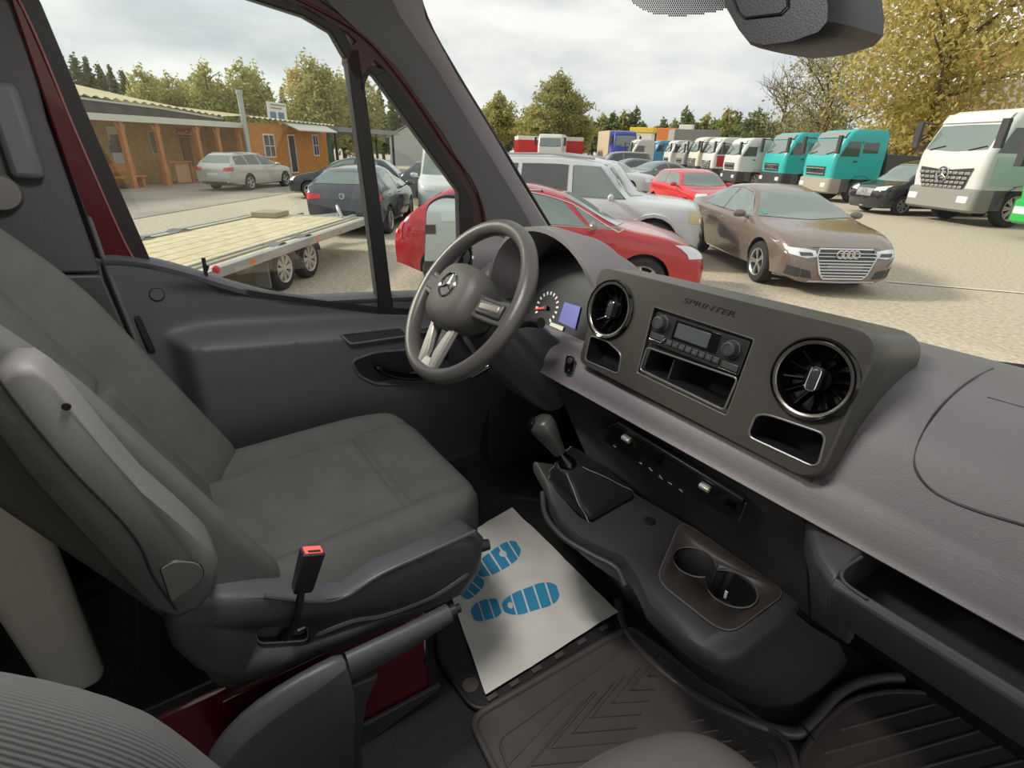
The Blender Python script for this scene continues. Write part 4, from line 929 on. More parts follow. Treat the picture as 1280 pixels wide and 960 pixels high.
class Car:
    def __init__(s, name, label, cat, pos, head, style, pm, group=None, glassm=None, rim=None, k=(1, 1, 1), spokes=5, simple=False):
        d = dict(ST[style]); s.d = d; s.k = k
        s.root = thing(name, (pos[0], pos[1], 0), label, cat, group, R(head)); s.root.scale = k
        LOCAL[0] = True
        d['xf'] = d['wb']/2+d['fo']; d['xr'] = -d['wb']/2-d['ro']; s.g = glassm or M_cglass
        top = [(d['xf'], d['nose']*.80), (d['xf']-.05, d['nose']*.97), (d['xf']-.14, d['nose']+.05), (d['xf']-.5, d['nose']+(d['cowl'][1]-d['nose'])*.62), d['cowl'], d['rf'], d['rm'], d['rr'], d['bl'], (d['xr']+.08, d['tail']), (d['xr'], d['tail']*.86)]
        hw = d['W']/2
        plan = [(d['xf'], hw*.72), (d['xf']-.08, hw*.84), (d['xf']-.3, hw*.94), (d['xf']-.9, hw), (0, hw), (d['xr']+.8, hw*.985), (d['xr']+.2, hw*.93), (d['xr'], hw*.84)]
        def beltz(x): return lerp(d['belt'][0], d['belt'][1], (d['xf']-x)/(d['xf']-d['xr']))
        s.top = top; s.beltz = beltz; s.hw = hw
        xs = sorted(set([lerp(d['xr'], d['xf'], i/46) for i in range(47)]+[d['xf']-.02, d['xf']-.05, d['xf']-.1, d['xr']+.03, d['xr']+.07]))
        rings = []
        for x in xs:
            t = interp(top, x); w_ = interp(plan, x); bl = min(beltz(x), t-.035); g = max(0, t-bl); zb = d['zb']+.10*sstep(d['xf']-.35, d['xf'], x)*0+.12*sstep(d['xr']+.5, d['xr'], x)
            wt = lerp(w_*.90, d['roofw']*(w_/hw), sstep(.03, .38, g))
            hf = [(0, zb), (.78*w_, zb), (.955*w_, zb+.06), (w_, zb+.26), (w_, lerp(zb+.26, bl, .55)), (w_*.985, bl-.06), (w_*.95, bl), (lerp(w_*.95, wt, .52), lerp(bl, t, .55)), (wt, lerp(bl, t, .90)), (wt*.80, t), (wt*.4, t+.012), (0, t+.016)]
            rings.append([V((x, -y, z)) for y, z in hf]+[V((x, y, z)) for y, z in reversed(hf[1:-1])])
        b = MB().loft(rings); me = b.mesh('body', [pm, M_arch], 60)
        s.bvh = BVHTree.FromPolygons(b.v, b.f)
        body = bpy.data.objects.new('body', me); col.objects.link(body)
        r = d['wr']; s.wx = (d['wb']/2, -d['wb']/2)
        if not simple:
            cut = []
            for x in s.wx:
                for sy in (-1, 1): cut.append(MB().lathe([(r*1.13, -.16), (r*1.13, .22)], (x, sy*(hw-.08), r+.02), (0, sy, 0), 26).build('cutter', M_arch))
            bpy.context.view_layer.update(); baked(body, cut)
            body.data.polygons.foreach_set('use_smooth', [True]*len(body.data.polygons)); body.data.set_sharp_from_angle(angle=R(38))
        body.parent = s.root; s.body = body
        for x in s.wx:
            for sy in (-1, 1): add_wheel(s.root, x, sy*(hw-.115), r, .21, rim or M_alloy, '%s_%d_%s' % (style, spokes, (rim or M_alloy).name), spokes)
        # glass
        zt = lambda x: interp(top, x)
        cx, cz = d['cowl']; rx, rz = d['rf']
        s.patch('windscreen', [(-hw*.86, cz+.03), (0, cz+.0), (hw*.86, cz+.03)], [(-d['roofw']*.90, rz-.02), (0, rz+.0), (d['roofw']*.90, rz-.02)], 'front', s.g, 14, 8)
        bx, bz = d['bl']; qx, qz = d['rr']
        s.patch('rear_window', [(-hw*.74, bz+.06), (hw*.74, bz+.06)], [(-d['roofw']*.86, qz-.06), (d['roofw']*.86, qz-.06)], 'rear', s.g, 12, 6)
        LOCAL[0] = False
    def P(s, pr, a, c, off=.006):
        if pr == 'front': o, dr = V((8, a, c)), V((-1, 0, 0))
        elif pr == 'rear': o, dr = V((-8, a, c)), V((1, 0, 0))
        elif pr == 'left': o, dr = V((a, 5, c)), V((0, -1, 0))
        elif pr == 'right': o, dr = V((a, -5, c)), V((0, 1, 0))
        else: o, dr = V((a, c, 6)), V((0, 0, -1))
        h = s.bvh.ray_cast(o, dr)
        if h[0] is None:
            h = s.bvh.find_nearest(o+dr*(6 if pr in ('front', 'rear') else 4.2))
        n_ = h[1] if h[1].dot(dr) < 0 else -h[1]
        return h[0]+n_*off
    def patch(s, name, bot, top, pr, m, n=10, k=4, off=.006, parent=None):
        lo = LOCAL[0]; LOCAL[0] = True
        def fn(u, v):
            a, c = poly(bot, u), poly(top, u); return s.P(pr, lerp(a[0], c[0], v), lerp(a[1], c[1], v), off)
        o = MB().grid(fn, n, k).build(name, m, parent or s.root, smooth=60); LOCAL[0] = lo; return o
    def sides(s, name, bot, top, m, n=10, k=4, off=.006, only=None):
        for pr in ('left', 'right') if only is None else (only,): s.patch(name, bot, top, pr, m, n, k, off)
    def line(s, name, pts, pr, r_, m, off=.0):
        LOCAL[0] = True; MB().tube([s.P(pr, *p, off) for p in pts], r_, 5).build(name, m, s.root); LOCAL[0] = False
    def side_windows(s, cuts, m=None, chrome=None, drop=.075):
        """cuts: list of (x_front_bottom, x_front_top, x_rear_bottom, x_rear_top)"""
        for a, c, e, g in cuts:
            bt = [(lerp(a, e, i/6), s.beltz(lerp(a, e, i/6))+.03) for i in range(7)]
            tp = [(lerp(c, g, i/6), max(s.beltz(lerp(a, e, i/6))+.05, interp(s.top, lerp(c, g, i/6))-drop)) for i in range(7)]
            s.sides('side_window', bt, tp, m or s.g, 10, 5, .005)
        if chrome:
            a, c, e, g = cuts[0][0], cuts[0][1], cuts[-1][2], cuts[-1][3]
            for pr in ('left', 'right'):
                s.line('window_trim', [(lerp(a+.03, e, i/10), s.beltz(lerp(a, e, i/10))+.02) for i in range(11)], pr, .010, chrome)
                s.line('window_trim', [(a+.03, s.beltz(a)+.02)]+[(lerp(c, g, i/10), interp(s.top, lerp(c, g, i/10))-drop+.015) for i in range(11)]+[(e, s.beltz(e)+.02)], pr, .010, chrome)
    def mirrors(s, m, x=None):
        LOCAL[0] = True; x = s.d['cowl'][0]-.32 if x is None else x; z = s.beltz(x)+.06
        for sy in (-1, 1):
            q = MB(); c = V((x, sy*(s.hw+.10), z)); rings = []
            for h, k in ((-.10, .5), (-.07, .9), (0, 1), (.07, .9), (.10, .5)): rings.append([c+V((math.cos(a)*.055*k-.01*k, h, math.sin(a)*.065*k)) for a in [2*math.pi*i/10 for i in range(10)]])
            q.loft(rings); q.tube([c+V((0, -sy*.05, -.03)), V((x+.02, sy*(s.hw*.95), z-.06))], .02, 6); q.build('mirror', m, s.root)
        LOCAL[0] = False
    def handles(s, xs, m):
        for x in xs:
            for pr in ('left', 'right'): s.line('door_handle', [(x, s.beltz(x)-.13), (x-.16, s.beltz(x)-.125)], pr, .014, m, .012)
    def seams(s, xs):
        for x in xs:
            for pr in ('left', 'right'): s.line('door_seam', [(x+.02, s.d['zb']+.16), (x+.02, s.d['zb']+.4), (x, s.beltz(x)-.02)], pr, .006, M_arch)
    def plate(s, pr, z, m=M_plate, w_=.26): return s.patch('number_plate', [(-w_, z-.055), (w_, z-.055)], [(-w_, z+.055), (w_, z+.055)], pr, m, 4, 2, .02)

# brown sedan
M_brown = paint('brown', '7a6d64', .2, .8, .25)
A = Car('sedan_car', 'brown sedan with large chrome grille and four ring emblem on the gravel', 'car', (-5.09, 9.22), 327.2, 'sedan', M_brown, spokes=5)
A.side_windows([(.80, .16, -.33, -.36), (-.41, -.42, -1.42, -1.05)], chrome=M_chr); A.mirrors(M_brown); A.handles((-.15, -1.05), M_chr); A.seams((.75, -.37, -1.28))
A.line('sill_strip', [(.95, .25), (0, .24), (-.95, .25)], 'right', .016, M_chr, .004); A.line('sill_strip', [(.95, .25), (0, .24), (-.95, .25)], 'left', .016, M_chr, .004)
gr = A.patch('grille', [(-.36, .33), (-.30, .27), (.30, .27), (.36, .33)], [(-.44, .58), (-.40, .66), (.40, .66), (.44, .58)], 'front', mat('grille_dark', '4a4844', .4), 12, 6, .012)
LOCAL[0] = True
for k in range(8):
    z = .305+k*.045; hwid = lerp(.34, .43, min(1, k/5)); MB().tube([A.P('front', lerp(-hwid, hwid, i/6), z, .022) for i in range(7)], .011, 5).build('grille_bar', M_chr, gr)
MB().tube([A.P('front', *p, .022) for p in [(-.36, .33), (-.30, .265), (.30, .265), (.36, .33), (.45, .58), (.40, .67), (-.40, .67), (-.45, .58), (-.36, .33)]], .016, 6).build('grille_frame', M_chr, gr)
for k in range(4):
    c = A.P('front', -.117+k*.078, .60, .045); MB().tube([c+V((0, math.cos(q)*.054, math.sin(q)*.054)) for q in [2*math.pi*i/20 for i in range(20)]], .011, 6, True).build('ring_emblem', M_chr, gr)
LOCAL[0] = False
A.plate('front', .44, M_plate, .27)
for sy in (-1, 1):
    hl = A.patch('headlamp', [(sy*.44, .575), (sy*.60, .555), (sy*.80, .60)], [(sy*.46, .655), (sy*.62, .68), (sy*.82, .69)], 'front', M_lamp, 10, 4, .008)
    A.patch('lamp_insert', [(sy*.50, .585), (sy*.68, .585)], [(sy*.52, .63), (sy*.70, .635)], 'front', mat('lamp_dark', '55585a', .2), 6, 3, .014, hl)
    A.patch('air_intake', [(sy*.46, .26), (sy*.80, .30)], [(sy*.50, .37), (sy*.80, .44)], 'front', M_bplas, 8, 4, .006)
    A.patch('tail_lamp', [(sy*.45, .84), (sy*.78, .82)], [(sy*.45, .95), (sy*.78, .93)], 'rear', M_tail, 6, 3)
A.line('bumper_strip', [(-.80, .24), (-.5, .22), (0, .21), (.5, .22), (.80, .24)], 'front', .014, M_alloy, .01)
A.line('bonnet_edge', [(-.78, .70), (-.45, .695), (0, .70), (.45, .695), (.78, .70)], 'front', .006, M_arch, .0)
A.patch('windscreen_sticker', [(-.70, 1.02), (-.63, 1.02)], [(-.70, 1.08), (-.63, 1.08)], 'front', mat('sticker_green', '5aa08a', .5), 3, 3, .012)

# red hatchback
M_redc = paint('red', 'b01c26', .2, .8)
B = Car('hatchback_car', 'red hatchback with chrome window line parked across the windscreen view', 'car', (-5.95, 4.52), 49.5, 'hatch', M_redc, k=(1.06, 1.0, 1.0))
B.side_windows([(.98, .95, .60, .36), (.55, .22, -.36, -.38), (-.44, -.44, -1.25, -1.05)], chrome=M_chr); B.mirrors(mat('mirror_silver', '9a938c', .25, metal=.6), .62); B.handles((-.15, -1.0), M_redc); B.seams((.72, -.40, -1.15))
for sy in (-1, 1):
    B.patch('headlamp', [(sy*.40, .60), (sy*.82, .62)], [(sy*.55, .70), (sy*.82, .80)], 'front', M_lamp, 8, 4, .010)
    B.patch('tail_lamp', [(sy*.42, .78), (sy*.80, .74)], [(sy*.45, .93), (sy*.79, .96)], 'rear', M_tail, 8, 4, .012)
    B.patch('lamp_insert', [(sy*.48, .82), (sy*.76, .80)], [(sy*.48, .86), (sy*.76, .85)], 'rear', mat('lamp_pale', 'e8a8a0', .3), 6, 3, .02)
B.patch('grille', [(-.45, .38), (.45, .38)], [(-.5, .56), (.5, .56)], 'front', M_bplas, 8, 4); B.plate('front', .40); B.plate('rear', .60, M_plW)
B.sides('roof_rail', [(.1, 1.40), (-1.1, 1.42)], [(.1, 1.415), (-1.1, 1.435)], M_alloy, 8, 2, .01)
B.patch('rear_bumper_pad', [(-.8, .26), (.8, .26)], [(-.8, .40), (.8, .40)], 'rear', M_bplas, 8, 3)

# white off-roader
M_wht = paint('white', 'c9ced0', .25, .6)
C_ = Car('offroad_car', 'white high-roofed off-road car with roof rails behind the red hatchback', 'car', (-7.7, 6.85), 38, 'suv', M_wht, spokes=6)
C_.side_windows([(.86, .36, -.12, -.16), (-.22, -.24, -1.12, -1.12), (-1.2, -1.2, -2.1, -1.98)], M_dglass, drop=.15); C_.mirrors(M_wht, .62); C_.handles((0, -.95), M_wht); C_.seams((.80, -.17, -1.16))
C_.patch('side_window_front', [(.82, 1.15), (-.10, 1.16)], [(.34, 1.66), (-.14, 1.68)], 'right', M_cglass, 8, 5, .012)
for sy in (-1, 1):
    C_.patch('headlamp', [(sy*.52, .78), (sy*.86, .80)], [(sy*.52, .98), (sy*.84, 1.0)], 'front', mat('lamp_yellowed', 'd8c89a', .2, coat=.5), 6, 4, .012)
    C_.patch('tail_lamp', [(sy*.7, .9), (sy*.82, .9)], [(sy*.7, 1.2), (sy*.82, 1.2)], 'rear', M_tail, 4, 4)
    C_.line('roof_rail', [(.2, sy*.60), (-.6, sy*.62), (-1.9, sy*.62)], 'top', .022, M_alloy, .05)
C_.patch('grille', [(-.48, .72), (.48, .72)], [(-.48, .98), (.48, .98)], 'front', M_alloy, 8, 4); C_.plate('front', .55)
for pr in ('left', 'right'):
    for x in C_.wx: C_.line('wheel_flare', [(x+math.cos(q)*.49, .42+math.sin(q)*.49) for q in [R(-5+19*i) for i in range(11)]], pr, .045, M_wht, .0)

# red small car behind
M_red2 = paint('bright_red', 'c8202a', .2, .8)
D = Car('small_car', 'small bright red car with pale windscreen behind the brown sedan', 'car', (-11.4, 14.8), 335, 'mini', M_red2)
D.side_windows([(.62, .22, -.45, -.45), (-.5, -.5, -1.3, -1.2)]); D.mirrors(M_red2, .52)
for sy in (-1, 1): D.patch('headlamp', [(sy*.45, .62), (sy*.76, .62)], [(sy*.45, .80), (sy*.74, .80)], 'front', M_lamp, 6, 4, .012)
D.patch('grille', [(-.40, .36), (.40, .36)], [(-.36, .56), (.36, .56)], 'front', M_bplas, 6, 4)
D.patch('roof_panel', [(-.55, .2), (.55, .2)], [(-.55, -1.25), (.55, -1.25)], 'top', M_dglass, 4, 4) if False else None

# dark hatchback at the trailer
M_dk = paint('dark_grey', '4a4c50', .2, .8, .2)
E_ = Car('hatchback_car', 'dark grey hatchback seen from behind beyond the flatbed trailer', 'car', (-13.41, 4.43), 145.7, 'hatch', M_dk, k=(1.05, 1.02, 1.0))
E_.side_windows([(.80, .22, -.33, -.36), (-.42, -.43, -1.35, -1.15)]); E_.mirrors(M_dk); E_.handles((-.15, -1.05), M_dk); E_.seams((.75, -.38, -1.15))
for sy in (-1, 1): E_.patch('tail_lamp', [(sy*.45, .82), (sy*.82, .78)], [(sy*.47, .90), (sy*.81, .93)], 'rear', M_tail, 8, 4, .012)
ec_ = E_.P('rear', 0, .86, .02); LOCAL[0] = True; MB().tube([ec_+V((-.005, math.cos(q)*.055, math.sin(q)*.055)) for q in [2*math.pi*i/18 for i in range(18)]], .008, 5, True).build('emblem', M_chr, E_.root)
for pts in ([(-.035, .035), (-.014, -.035), (0, .005), (.014, -.035), (.035, .035)],): MB().tube([ec_+V((-.005, y, z)) for y, z in pts], .006, 5).build('emblem', M_chr, E_.root)
LOCAL[0] = False
E_.plate('rear', .52, M_bplas); E_.patch('rear_bumper_pad', [(-.8, .27), (.8, .27)], [(-.82, .40), (.82, .40)], 'rear', M_bplas, 8, 3)

# silver estate at the building
M_silv = paint('silver', 'b4b4ac', .25, .7, .3)
F_ = Car('estate_car', 'silver estate car parked in front of the timber building', 'car', (-26.97, 4.02), 135.7, 'estate', M_silv)
F_.side_windows([(.80, .22, -.33, -.36), (-.41, -.42, -1.2, -1.2), (-1.26, -1.26, -2.0, -1.85)], M_dglass); F_.mirrors(M_silv); F_.seams((.75, -.38, -1.22)); F_.handles((-.15, -1.0), M_silv)
for sy in (-1, 1):
    F_.patch('tail_lamp', [(sy*.48, .80), (sy*.82, .78)], [(sy*.50, .90), (sy*.82, .93)], 'rear', M_tail, 6, 3, .012)
    F_.line('roof_rail', [(.1, sy*.50), (-1.6, sy*.50)], 'top', .018, M_alloy, .04)
F_.plate('rear', .66, M_plW); F_.patch('rear_bumper_pad', [(-.8, .27), (.8, .27)], [(-.82, .38), (.82, .38)], 'rear', M_bplas, 8, 3)

# black car nose behind the dark hatchback
G_ = Car('compact_car', 'black compact car with pale alloy wheel behind the dark grey hatchback', 'car', (-20.9, 6.5), 240, 'hatch', paint('black', '2c2e31', .2, .8))
G_.side_windows([(.80, .22, -.33, -.36), (-.42, -.43, -1.35, -1.15)])
for sy in (-1, 1): G_.patch('headlamp', [(sy*.45, .62), (sy*.80, .64)], [(sy*.45, .74), (sy*.80, .78)], 'front', M_lamp, 6, 3, .012)
# black people carrier
H_ = Car('people_carrier', 'black people carrier with chrome star grille between teal and white trucks', 'car', (-8.15, 24.3), 241.5, 'mpv', paint('black_gloss', '202226', .15, .9), spokes=7)
H_.side_windows([(1.35, .85, .45, .42), (.38, .36, -.9, -.9), (-1.0, -1.0, -2.3, -2.2)], M_dglass); H_.mirrors(MATS['paint_black_gloss'], 1.15); H_.seams((1.3, .40, -.95))
for sy in (-1, 1): H_.patch('headlamp', [(sy*.42, .80), (sy*.84, .84)], [(sy*.45, .92), (sy*.84, 1.0)], 'front', M_lamp, 8, 3, .012)
gq = H_.patch('grille', [(-.38, .62), (.38, .62)], [(-.40, .88), (.40, .88)], 'front', M_alloy, 8, 4, .012)
LOCAL[0] = True
c = H_.P('front', 0, .76, .03); MB().tube([c+V((0, math.cos(q)*.12, math.sin(q)*.12)) for q in [2*math.pi*i/18 for i in range(18)]], .014, 5, True).build('emblem', M_chr, gq)
for k in range(3): MB().tube([c, c+V((0, math.cos(R(90+120*k))*.12, math.sin(R(90+120*k))*.12))], [.02, .006], 5).build('emblem', M_chr, gq)
LOCAL[0] = False
H_.line('bumper_strip', [(-.85, .32), (0, .27), (.85, .32)], 'front', .02, M_chr, .01)
# further cars between
M_vw = mat('van_white', 'd0d4d2', .3, coat=.4)
far_cars = [((-2.0, -9.0), 88, 'van', M_vw, 'white van parked behind, seen in the door mirror'),
 ((-16.5, 9.3), 40, 'estate', paint('black2', '30343a', .2, .8), 'black estate car behind the dark grey hatchback'),
 ((-23.0, 12.4), 225, 'estate', M_wht, 'white car nose between trees and black estate car'),
 ((-14.6, 7.6), 332, 'van', mat('van_white', 'd0d4d2', .3, coat=.4), 'white van with rounded corner beside the red hatchback tail'),
 ((-21.0, 23.6), 260, 'sedan', paint('grey', '7c8084', .25, .7), 'grey car with dull windscreen behind the white off-road car'),
 ((-25.6, 26.2), 250, 'hatch', paint('grey_dark', '5c6064', .25, .7), 'dark grey hatchback in the row behind the grey car'),
 ((-30.0, 29.4), 240, 'suv', paint('grey_green', '707870', .25, .7), 'grey green off-road car in the far row'),
 ((-19.5, 19.0), 20, 'estate', paint('silver2', 'a8acb0', .25, .7), 'silver estate car beside the white off-road car')]
for p_, h_, st_, pm_, lb_ in far_cars:
    q = Car('parked_car', lb_, 'car', p_, h_, st_, pm_, None, simple=False); d_ = q.d
    if st_ != 'van':
        rfx = d_['rf'][0]; q.side_windows([(d_['cowl'][0]-.2, rfx, -.3, -.3), (-.4, -.4, d_['bl'][0]+.45, d_['rr'][0]-.1)], M_dglass, drop=.10)
    for sy in (-1, 1):
        q.patch('headlamp', [(sy*.48, d_['nose']-.10), (sy*.78, d_['nose']-.08)], [(sy*.48, d_['nose']+.02), (sy*.78, d_['nose']+.04)], 'front', M_lamp, 5, 3, .012)
        q.patch('tail_lamp', [(sy*.55, .82), (sy*.76, .82)], [(sy*.55, .98), (sy*.76, .98)], 'rear', M_tail, 4, 3, .012)
    q.patch('grille', [(-.4, d_['nose']-.28), (.4, d_['nose']-.28)], [(-.4, d_['nose']-.14), (.4, d_['nose']-.14)], 'front', M_bplas, 5, 3); q.mirrors(pm_)
def along0(px, dist):
    d = ray(px, 200); d = V((d.x, d.y, 0)).normalized(); return V((CAM.x, CAM.y, 0))+d*dist
# ------------------------------------------------------------------ flatbed trailer
tr = thing('flatbed_trailer', (-8.6, .9, 0), 'long flatbed car trailer with pale deck and twin wheels', 'trailer', None, math.atan2(.65, -.76))
LOCAL[0] = True
# local x along the trailer (forward), y left = towards the van's front-left; near side is -y
q0 = tr.location; fx = V((-.76, .65, 0)).normalized(); fy = V((-fx.y, fx.x, 0))
def tl(p): d = V(p)-q0; return V((d.dot(fx), d.dot(fy), p[2]))
near0, near1, far1 = tl((-6.1, -.07, .62)), tl((-9.74, 3.04, .62)), tl((-11.27, 1.32, .62))
x0, x1, ys = near0.x-.35, near1.x+.15, near0.y
yfar = far1.y; sg = -1 if yfar > ys else 1
M_deck = mat('trailer_deck', 'c4b48c', .7, color2='dccfae', vscale=7, bump=.4, bscale=60, detail=6); M_galv = mat('galvanised', 'b4b6b4', .4, metal=.55, var=.08, vscale=4)
n_b = 9
for k in range(n_b):
    a, c = lerp(ys, yfar, (k+.03)/n_b), lerp(ys, yfar, (k+.97)/n_b)
    MB().box2((x0, a, .585), (x1, c, .62)).build('deck_board', M_deck, tr, .004)
for y in (ys, yfar): MB().box2((x0-.02, y-.05, .52), (x1+.02, y+.05, .635)).build('side_rail', M_galv, tr, .008)
for y in (lerp(ys, yfar, .08), lerp(ys, yfar, .14), lerp(ys, yfar, .9)): MB().tube([(x0, y, .632), (x1, y, .632)], .012, 6).build('lash_rail', M_galv, tr)
MB().box2((x1-.02, ys, .52), (x1+.06, yfar, .635)).build('front_rail', M_galv, tr, .008); MB().box2((x0-.06, ys, .52), (x0+.02, yfar, .635)).build('rear_rail', M_galv, tr, .008)
for y in (lerp(ys, yfar, .25), lerp(ys, yfar, .75)): MB().box2((x0+.1, y-.04, .42), (x1+.8, y+.04, .585)).build('chassis_beam', M_galv, tr, .006)
MB().tube([(x1, lerp(ys, yfar, .25), .5), (x1+1.3, lerp(ys, yfar, .5), .5)], .05, 8).build('drawbar', M_galv, tr); MB().tube([(x1, lerp(ys, yfar, .75), .5), (x1+1.3, lerp(ys, yfar, .5), .5)], .05, 8).build('drawbar', M_galv, tr)
wps = [tl((-7.37, 1.14, 0)), tl((-7.98, 1.63, 0))]
inw = 1 if yfar > ys else -1
for wq in wps:
    for y in (ys+inw*.14, yfar-inw*.14): add_wheel(tr, wq.x, y, .30, .18, M_steel, 'trailer', 8)
for wq in wps:
    for y in (ys+inw*.14, yfar-inw*.14):
        b = MB(); b.grid(lambda u, v: V((wq.x+math.cos(R(10+160*u))*.36, y+(v-.5)*.22, .30+math.sin(R(10+160*u))*.36)), 12, 2); b.build('mudguard', mat('mudguard', '6c6c68', .7), tr, smooth=60)
MB().box2((wps[0].x-.42, ys+inw*.06, .12), (wps[0].x-.38, ys+inw*.26, .46)).build('mud_flap', MATS['mudguard'], tr, .004)
for x in (wps[0].x-.9, wps[1].x+.15, wps[1].x+1.0): MB().box2((x-.05, ys-inw*.055, .545), (x+.05, ys-inw*.04, .60)).build('side_marker', M_amber, tr, .004)
MB().tube([(x0+.35, ys, .60), (x0+.30, ys-inw*.16, .66)], [.012, .02], 8).build('marker_arm', M_galv, tr); MB().lathe([(.03, -.03), (.045, 0), (.03, .03), (0, .03)], (x0+.30, ys-inw*.18, .67), (-1, 0, 0), 12).build('marker_lamp', M_tail, tr)
MB().box2((x1-.55, yfar-inw*.75, .63), (x1-.05, yfar-inw*.25, .72)).build('winch_box', mat('winch_box', '9a8f7c', .7), tr, .01)
MB().tube(spline([(x1-.1, lerp(ys, yfar, .2), .62), (x1+.0, lerp(ys, yfar, .25), .80), (x1+.25, lerp(ys, yfar, .3), .78), (x1+.3, lerp(ys, yfar, .3), .60)], 4), .03, 8).build('winch_bow', M_galv, tr)
LOCAL[0] = False

# ------------------------------------------------------------------ timber building
FA, FB = V((-27.4, -.3, 0)), V((-37.5, 10.4, 0)); fd = (FB-FA).normalized(); fn = V((fd.y, -fd.x, 0)); fn = fn if fn.dot(CAM-FA) > 0 else -fn
def fp(px, py, off=0): return at((px, py), pl=(FA+fn*off, fn))
def fv(s, z, off=0): return FA+fd*s+fn*off+V((0, 0, z))
def fs(p): return (p-FA).dot(fd)
M_wood = mat('orange_timber', 'b8752c', .7, color2='d08c3a', vscale=5, detail=6); M_wood2 = mat('tan_timber', 'b88c54', .8, color2='caa468', vscale=4, detail=6); M_post = mat('timber_post', 'c07c44', .7, var=.12, vscale=3)  # second timber tone, tan, for the porch wall and office wall
M_roof = mat('corrugated_roof', 'c8bd98', .8, var=.10, vscale=.8); M_fasc = mat('white_fascia', 'd8d6cc', .6); M_band = mat('mottled_dark_board', '242326', .7, color2='4a4645', vscale=1.6, detail=8)
M_wht2 = mat('white_frame', 'dedcd6', .5)
bd = thing('timber_building', fv(8, 0), 'low orange timber workshop with porch and corrugated roof', 'building')
sL, s0, s1 = -14.0, fs(fp(310, 190)), fs(fp(410, 190))
def slab(name, s_a, s_b, z_a, z_b, o_a, o_b, m, parent=bd, bev=0):
    P = [fv(s_a, z_a, o_a), fv(s_b, z_a, o_a), fv(s_b, z_b, o_a), fv(s_a, z_b, o_a)]; return MB().prism(P, fn*(o_b-o_a)).build(name, m, parent, bev)
PD = 2.4                                       # porch depth
zf = fp(210, 155).z
slab('porch_wall', sL, s0, 0, zf+.2, -PD-.2, -PD, M_wood2)
nb = 40
for k in range(nb):                            # wall boards of the office part
    a = lerp(s0, s1, k/nb); c = lerp(s0, s1, (k+.94)/nb); slab('wall_board', a, c, 0, fp(360, 160).z+.15, -.06, 0, M_wood)
slab('office_wall', s0, s1, 0, fp(360, 160).z+.1, -6, -.06, M_wood2)
slab('porch_fascia', sL, s0+.1, zf, zf+.24, 0, .12, M_fasc); slab('porch_deck_roof', sL, s0, zf+.1, zf+.22, -PD, 0, M_fasc)
# dark board above the porch tapering to the right
zt0 = fp(110, 120, -1.2).z+.15; zb0 = zf+.3
P = [fv(sL, zb0, -1.0), fv(s0, zb0, -1.0), fv(s0, zb0+.12, -1.2), fv(fs(fp(225, 140)), fp(225, 137, -1.2).z, -1.2), fv(sL, zt0+.1, -1.2)]
sgn_ = MB().prism(P, -fn*.1).build('name_board', M_band, bd)
MB().tube([P[4]+fn*.06, P[3]+fn*.06, P[2]+fn*.06], .05, 6).build('gutter', M_fasc, bd)
# roof: corrugated sheets rising away from the yard
def roofp(s, v):
    z = lerp(interp([(sL, zt0+.15), (fs(fp(225, 137)), fp(225, 137, -1.2).z+.1), (s0, zb0+.25), (s1+1, zb0+.15)], s), 0, 0); zr = z+interp([(sL, 1.5), (2, 1.25), (6, .75), (12, .55), (30, .5)], s)
    return fv(s, lerp(z, zr, v)+.05*math.sin(s*14), lerp(-1.0 if s < s0 else .35, -7.5, v))
nS = 16
for k in range(nS):
    a, c = lerp(sL, s1+.8, k/nS), lerp(sL, s1+.8, (k+1)/nS)
    MB().grid(lambda u, v: roofp(lerp(a, c, u), v), 16, 3).build('roof_sheet', M_roof, bd, smooth=60)
# posts
for bx, by, tx, ty in [(172, 236, 158, 158), (213, 230, 199, 159), (259, 224, 246, 160), (283, 221, 274, 162), (309, 220, 301, 164)]:
    p = fp(bx, by); p.z = 0; s_ = fs(p); q = MB(); q.prism([fv(s_-.09, 0, -.2), fv(s_+.09, 0, -.2), fv(s_+.09, zf, -.2), fv(s_-.09, zf, -.2)], fn*.18)
    q.prism([fv(s_-.09, zf-.45, -.15), fv(s_-.26, zf-.05, -.15), fv(s_-.18, zf-.05, -.15), fv(s_-.05, zf-.32, -.15)], fn*.08); q.prism([fv(s_+.09, zf-.45, -.15), fv(s_+.26, zf-.05, -.15), fv(s_+.18, zf-.05, -.15), fv(s_+.05, zf-.32, -.15)], fn*.08)
    q.build('porch_post', M_post, bd)
def opening(name, px0, py0, px1, py1, off, m, fr_m, inner='pane', fw=.07, kids=0):
    a, c = fp(px0, py0, off), fp(px1, py1, off); sa, sb = fs(a), fs(c); za, zb_ = c.z, a.z
    f_ = slab(name, sa, sb, za, zb_, off, off+.05, fr_m); slab(inner, sa+fw, sb-fw, za+fw, zb_-fw, off+.05, off+.06, m, f_)
    if kids: slab('glazing_bar', (sa+sb)/2-.02, (sa+sb)/2+.02, za+fw, zb_-fw, off+.06, off+.075, fr_m, f_); slab('glazing_bar', sa+fw, sb-fw, (za+zb_)/2-.02, (za+zb_)/2+.02, off+.06, off+.075, fr_m, f_)
    return f_
M_bw = mat('building_glass', '46484a', .1, spec=.8)
d1 = opening('door', 131, 158, 158, 207, -PD, mat('white_door', 'd0cec6', .6), M_wht2, 'door_leaf')
for i in range(3):
    for j in range(2):
        a = fp(137+j*7, 168+i*7, -PD+.07); slab('door_pane', fs(a), fs(a)+.28, a.z-.28, a.z, -PD+.06, -PD+.08, M_bw, d1)
opening('window', 183, 163, 202, 193, -PD, M_bw, mat('frame_pale', 'c8b8a0', .6)); opening('door', 224, 172, 242, 207, -PD, mat('brown_door', '8a6c4c', .7), mat('frame_brown', '705034', .7), 'door_leaf')
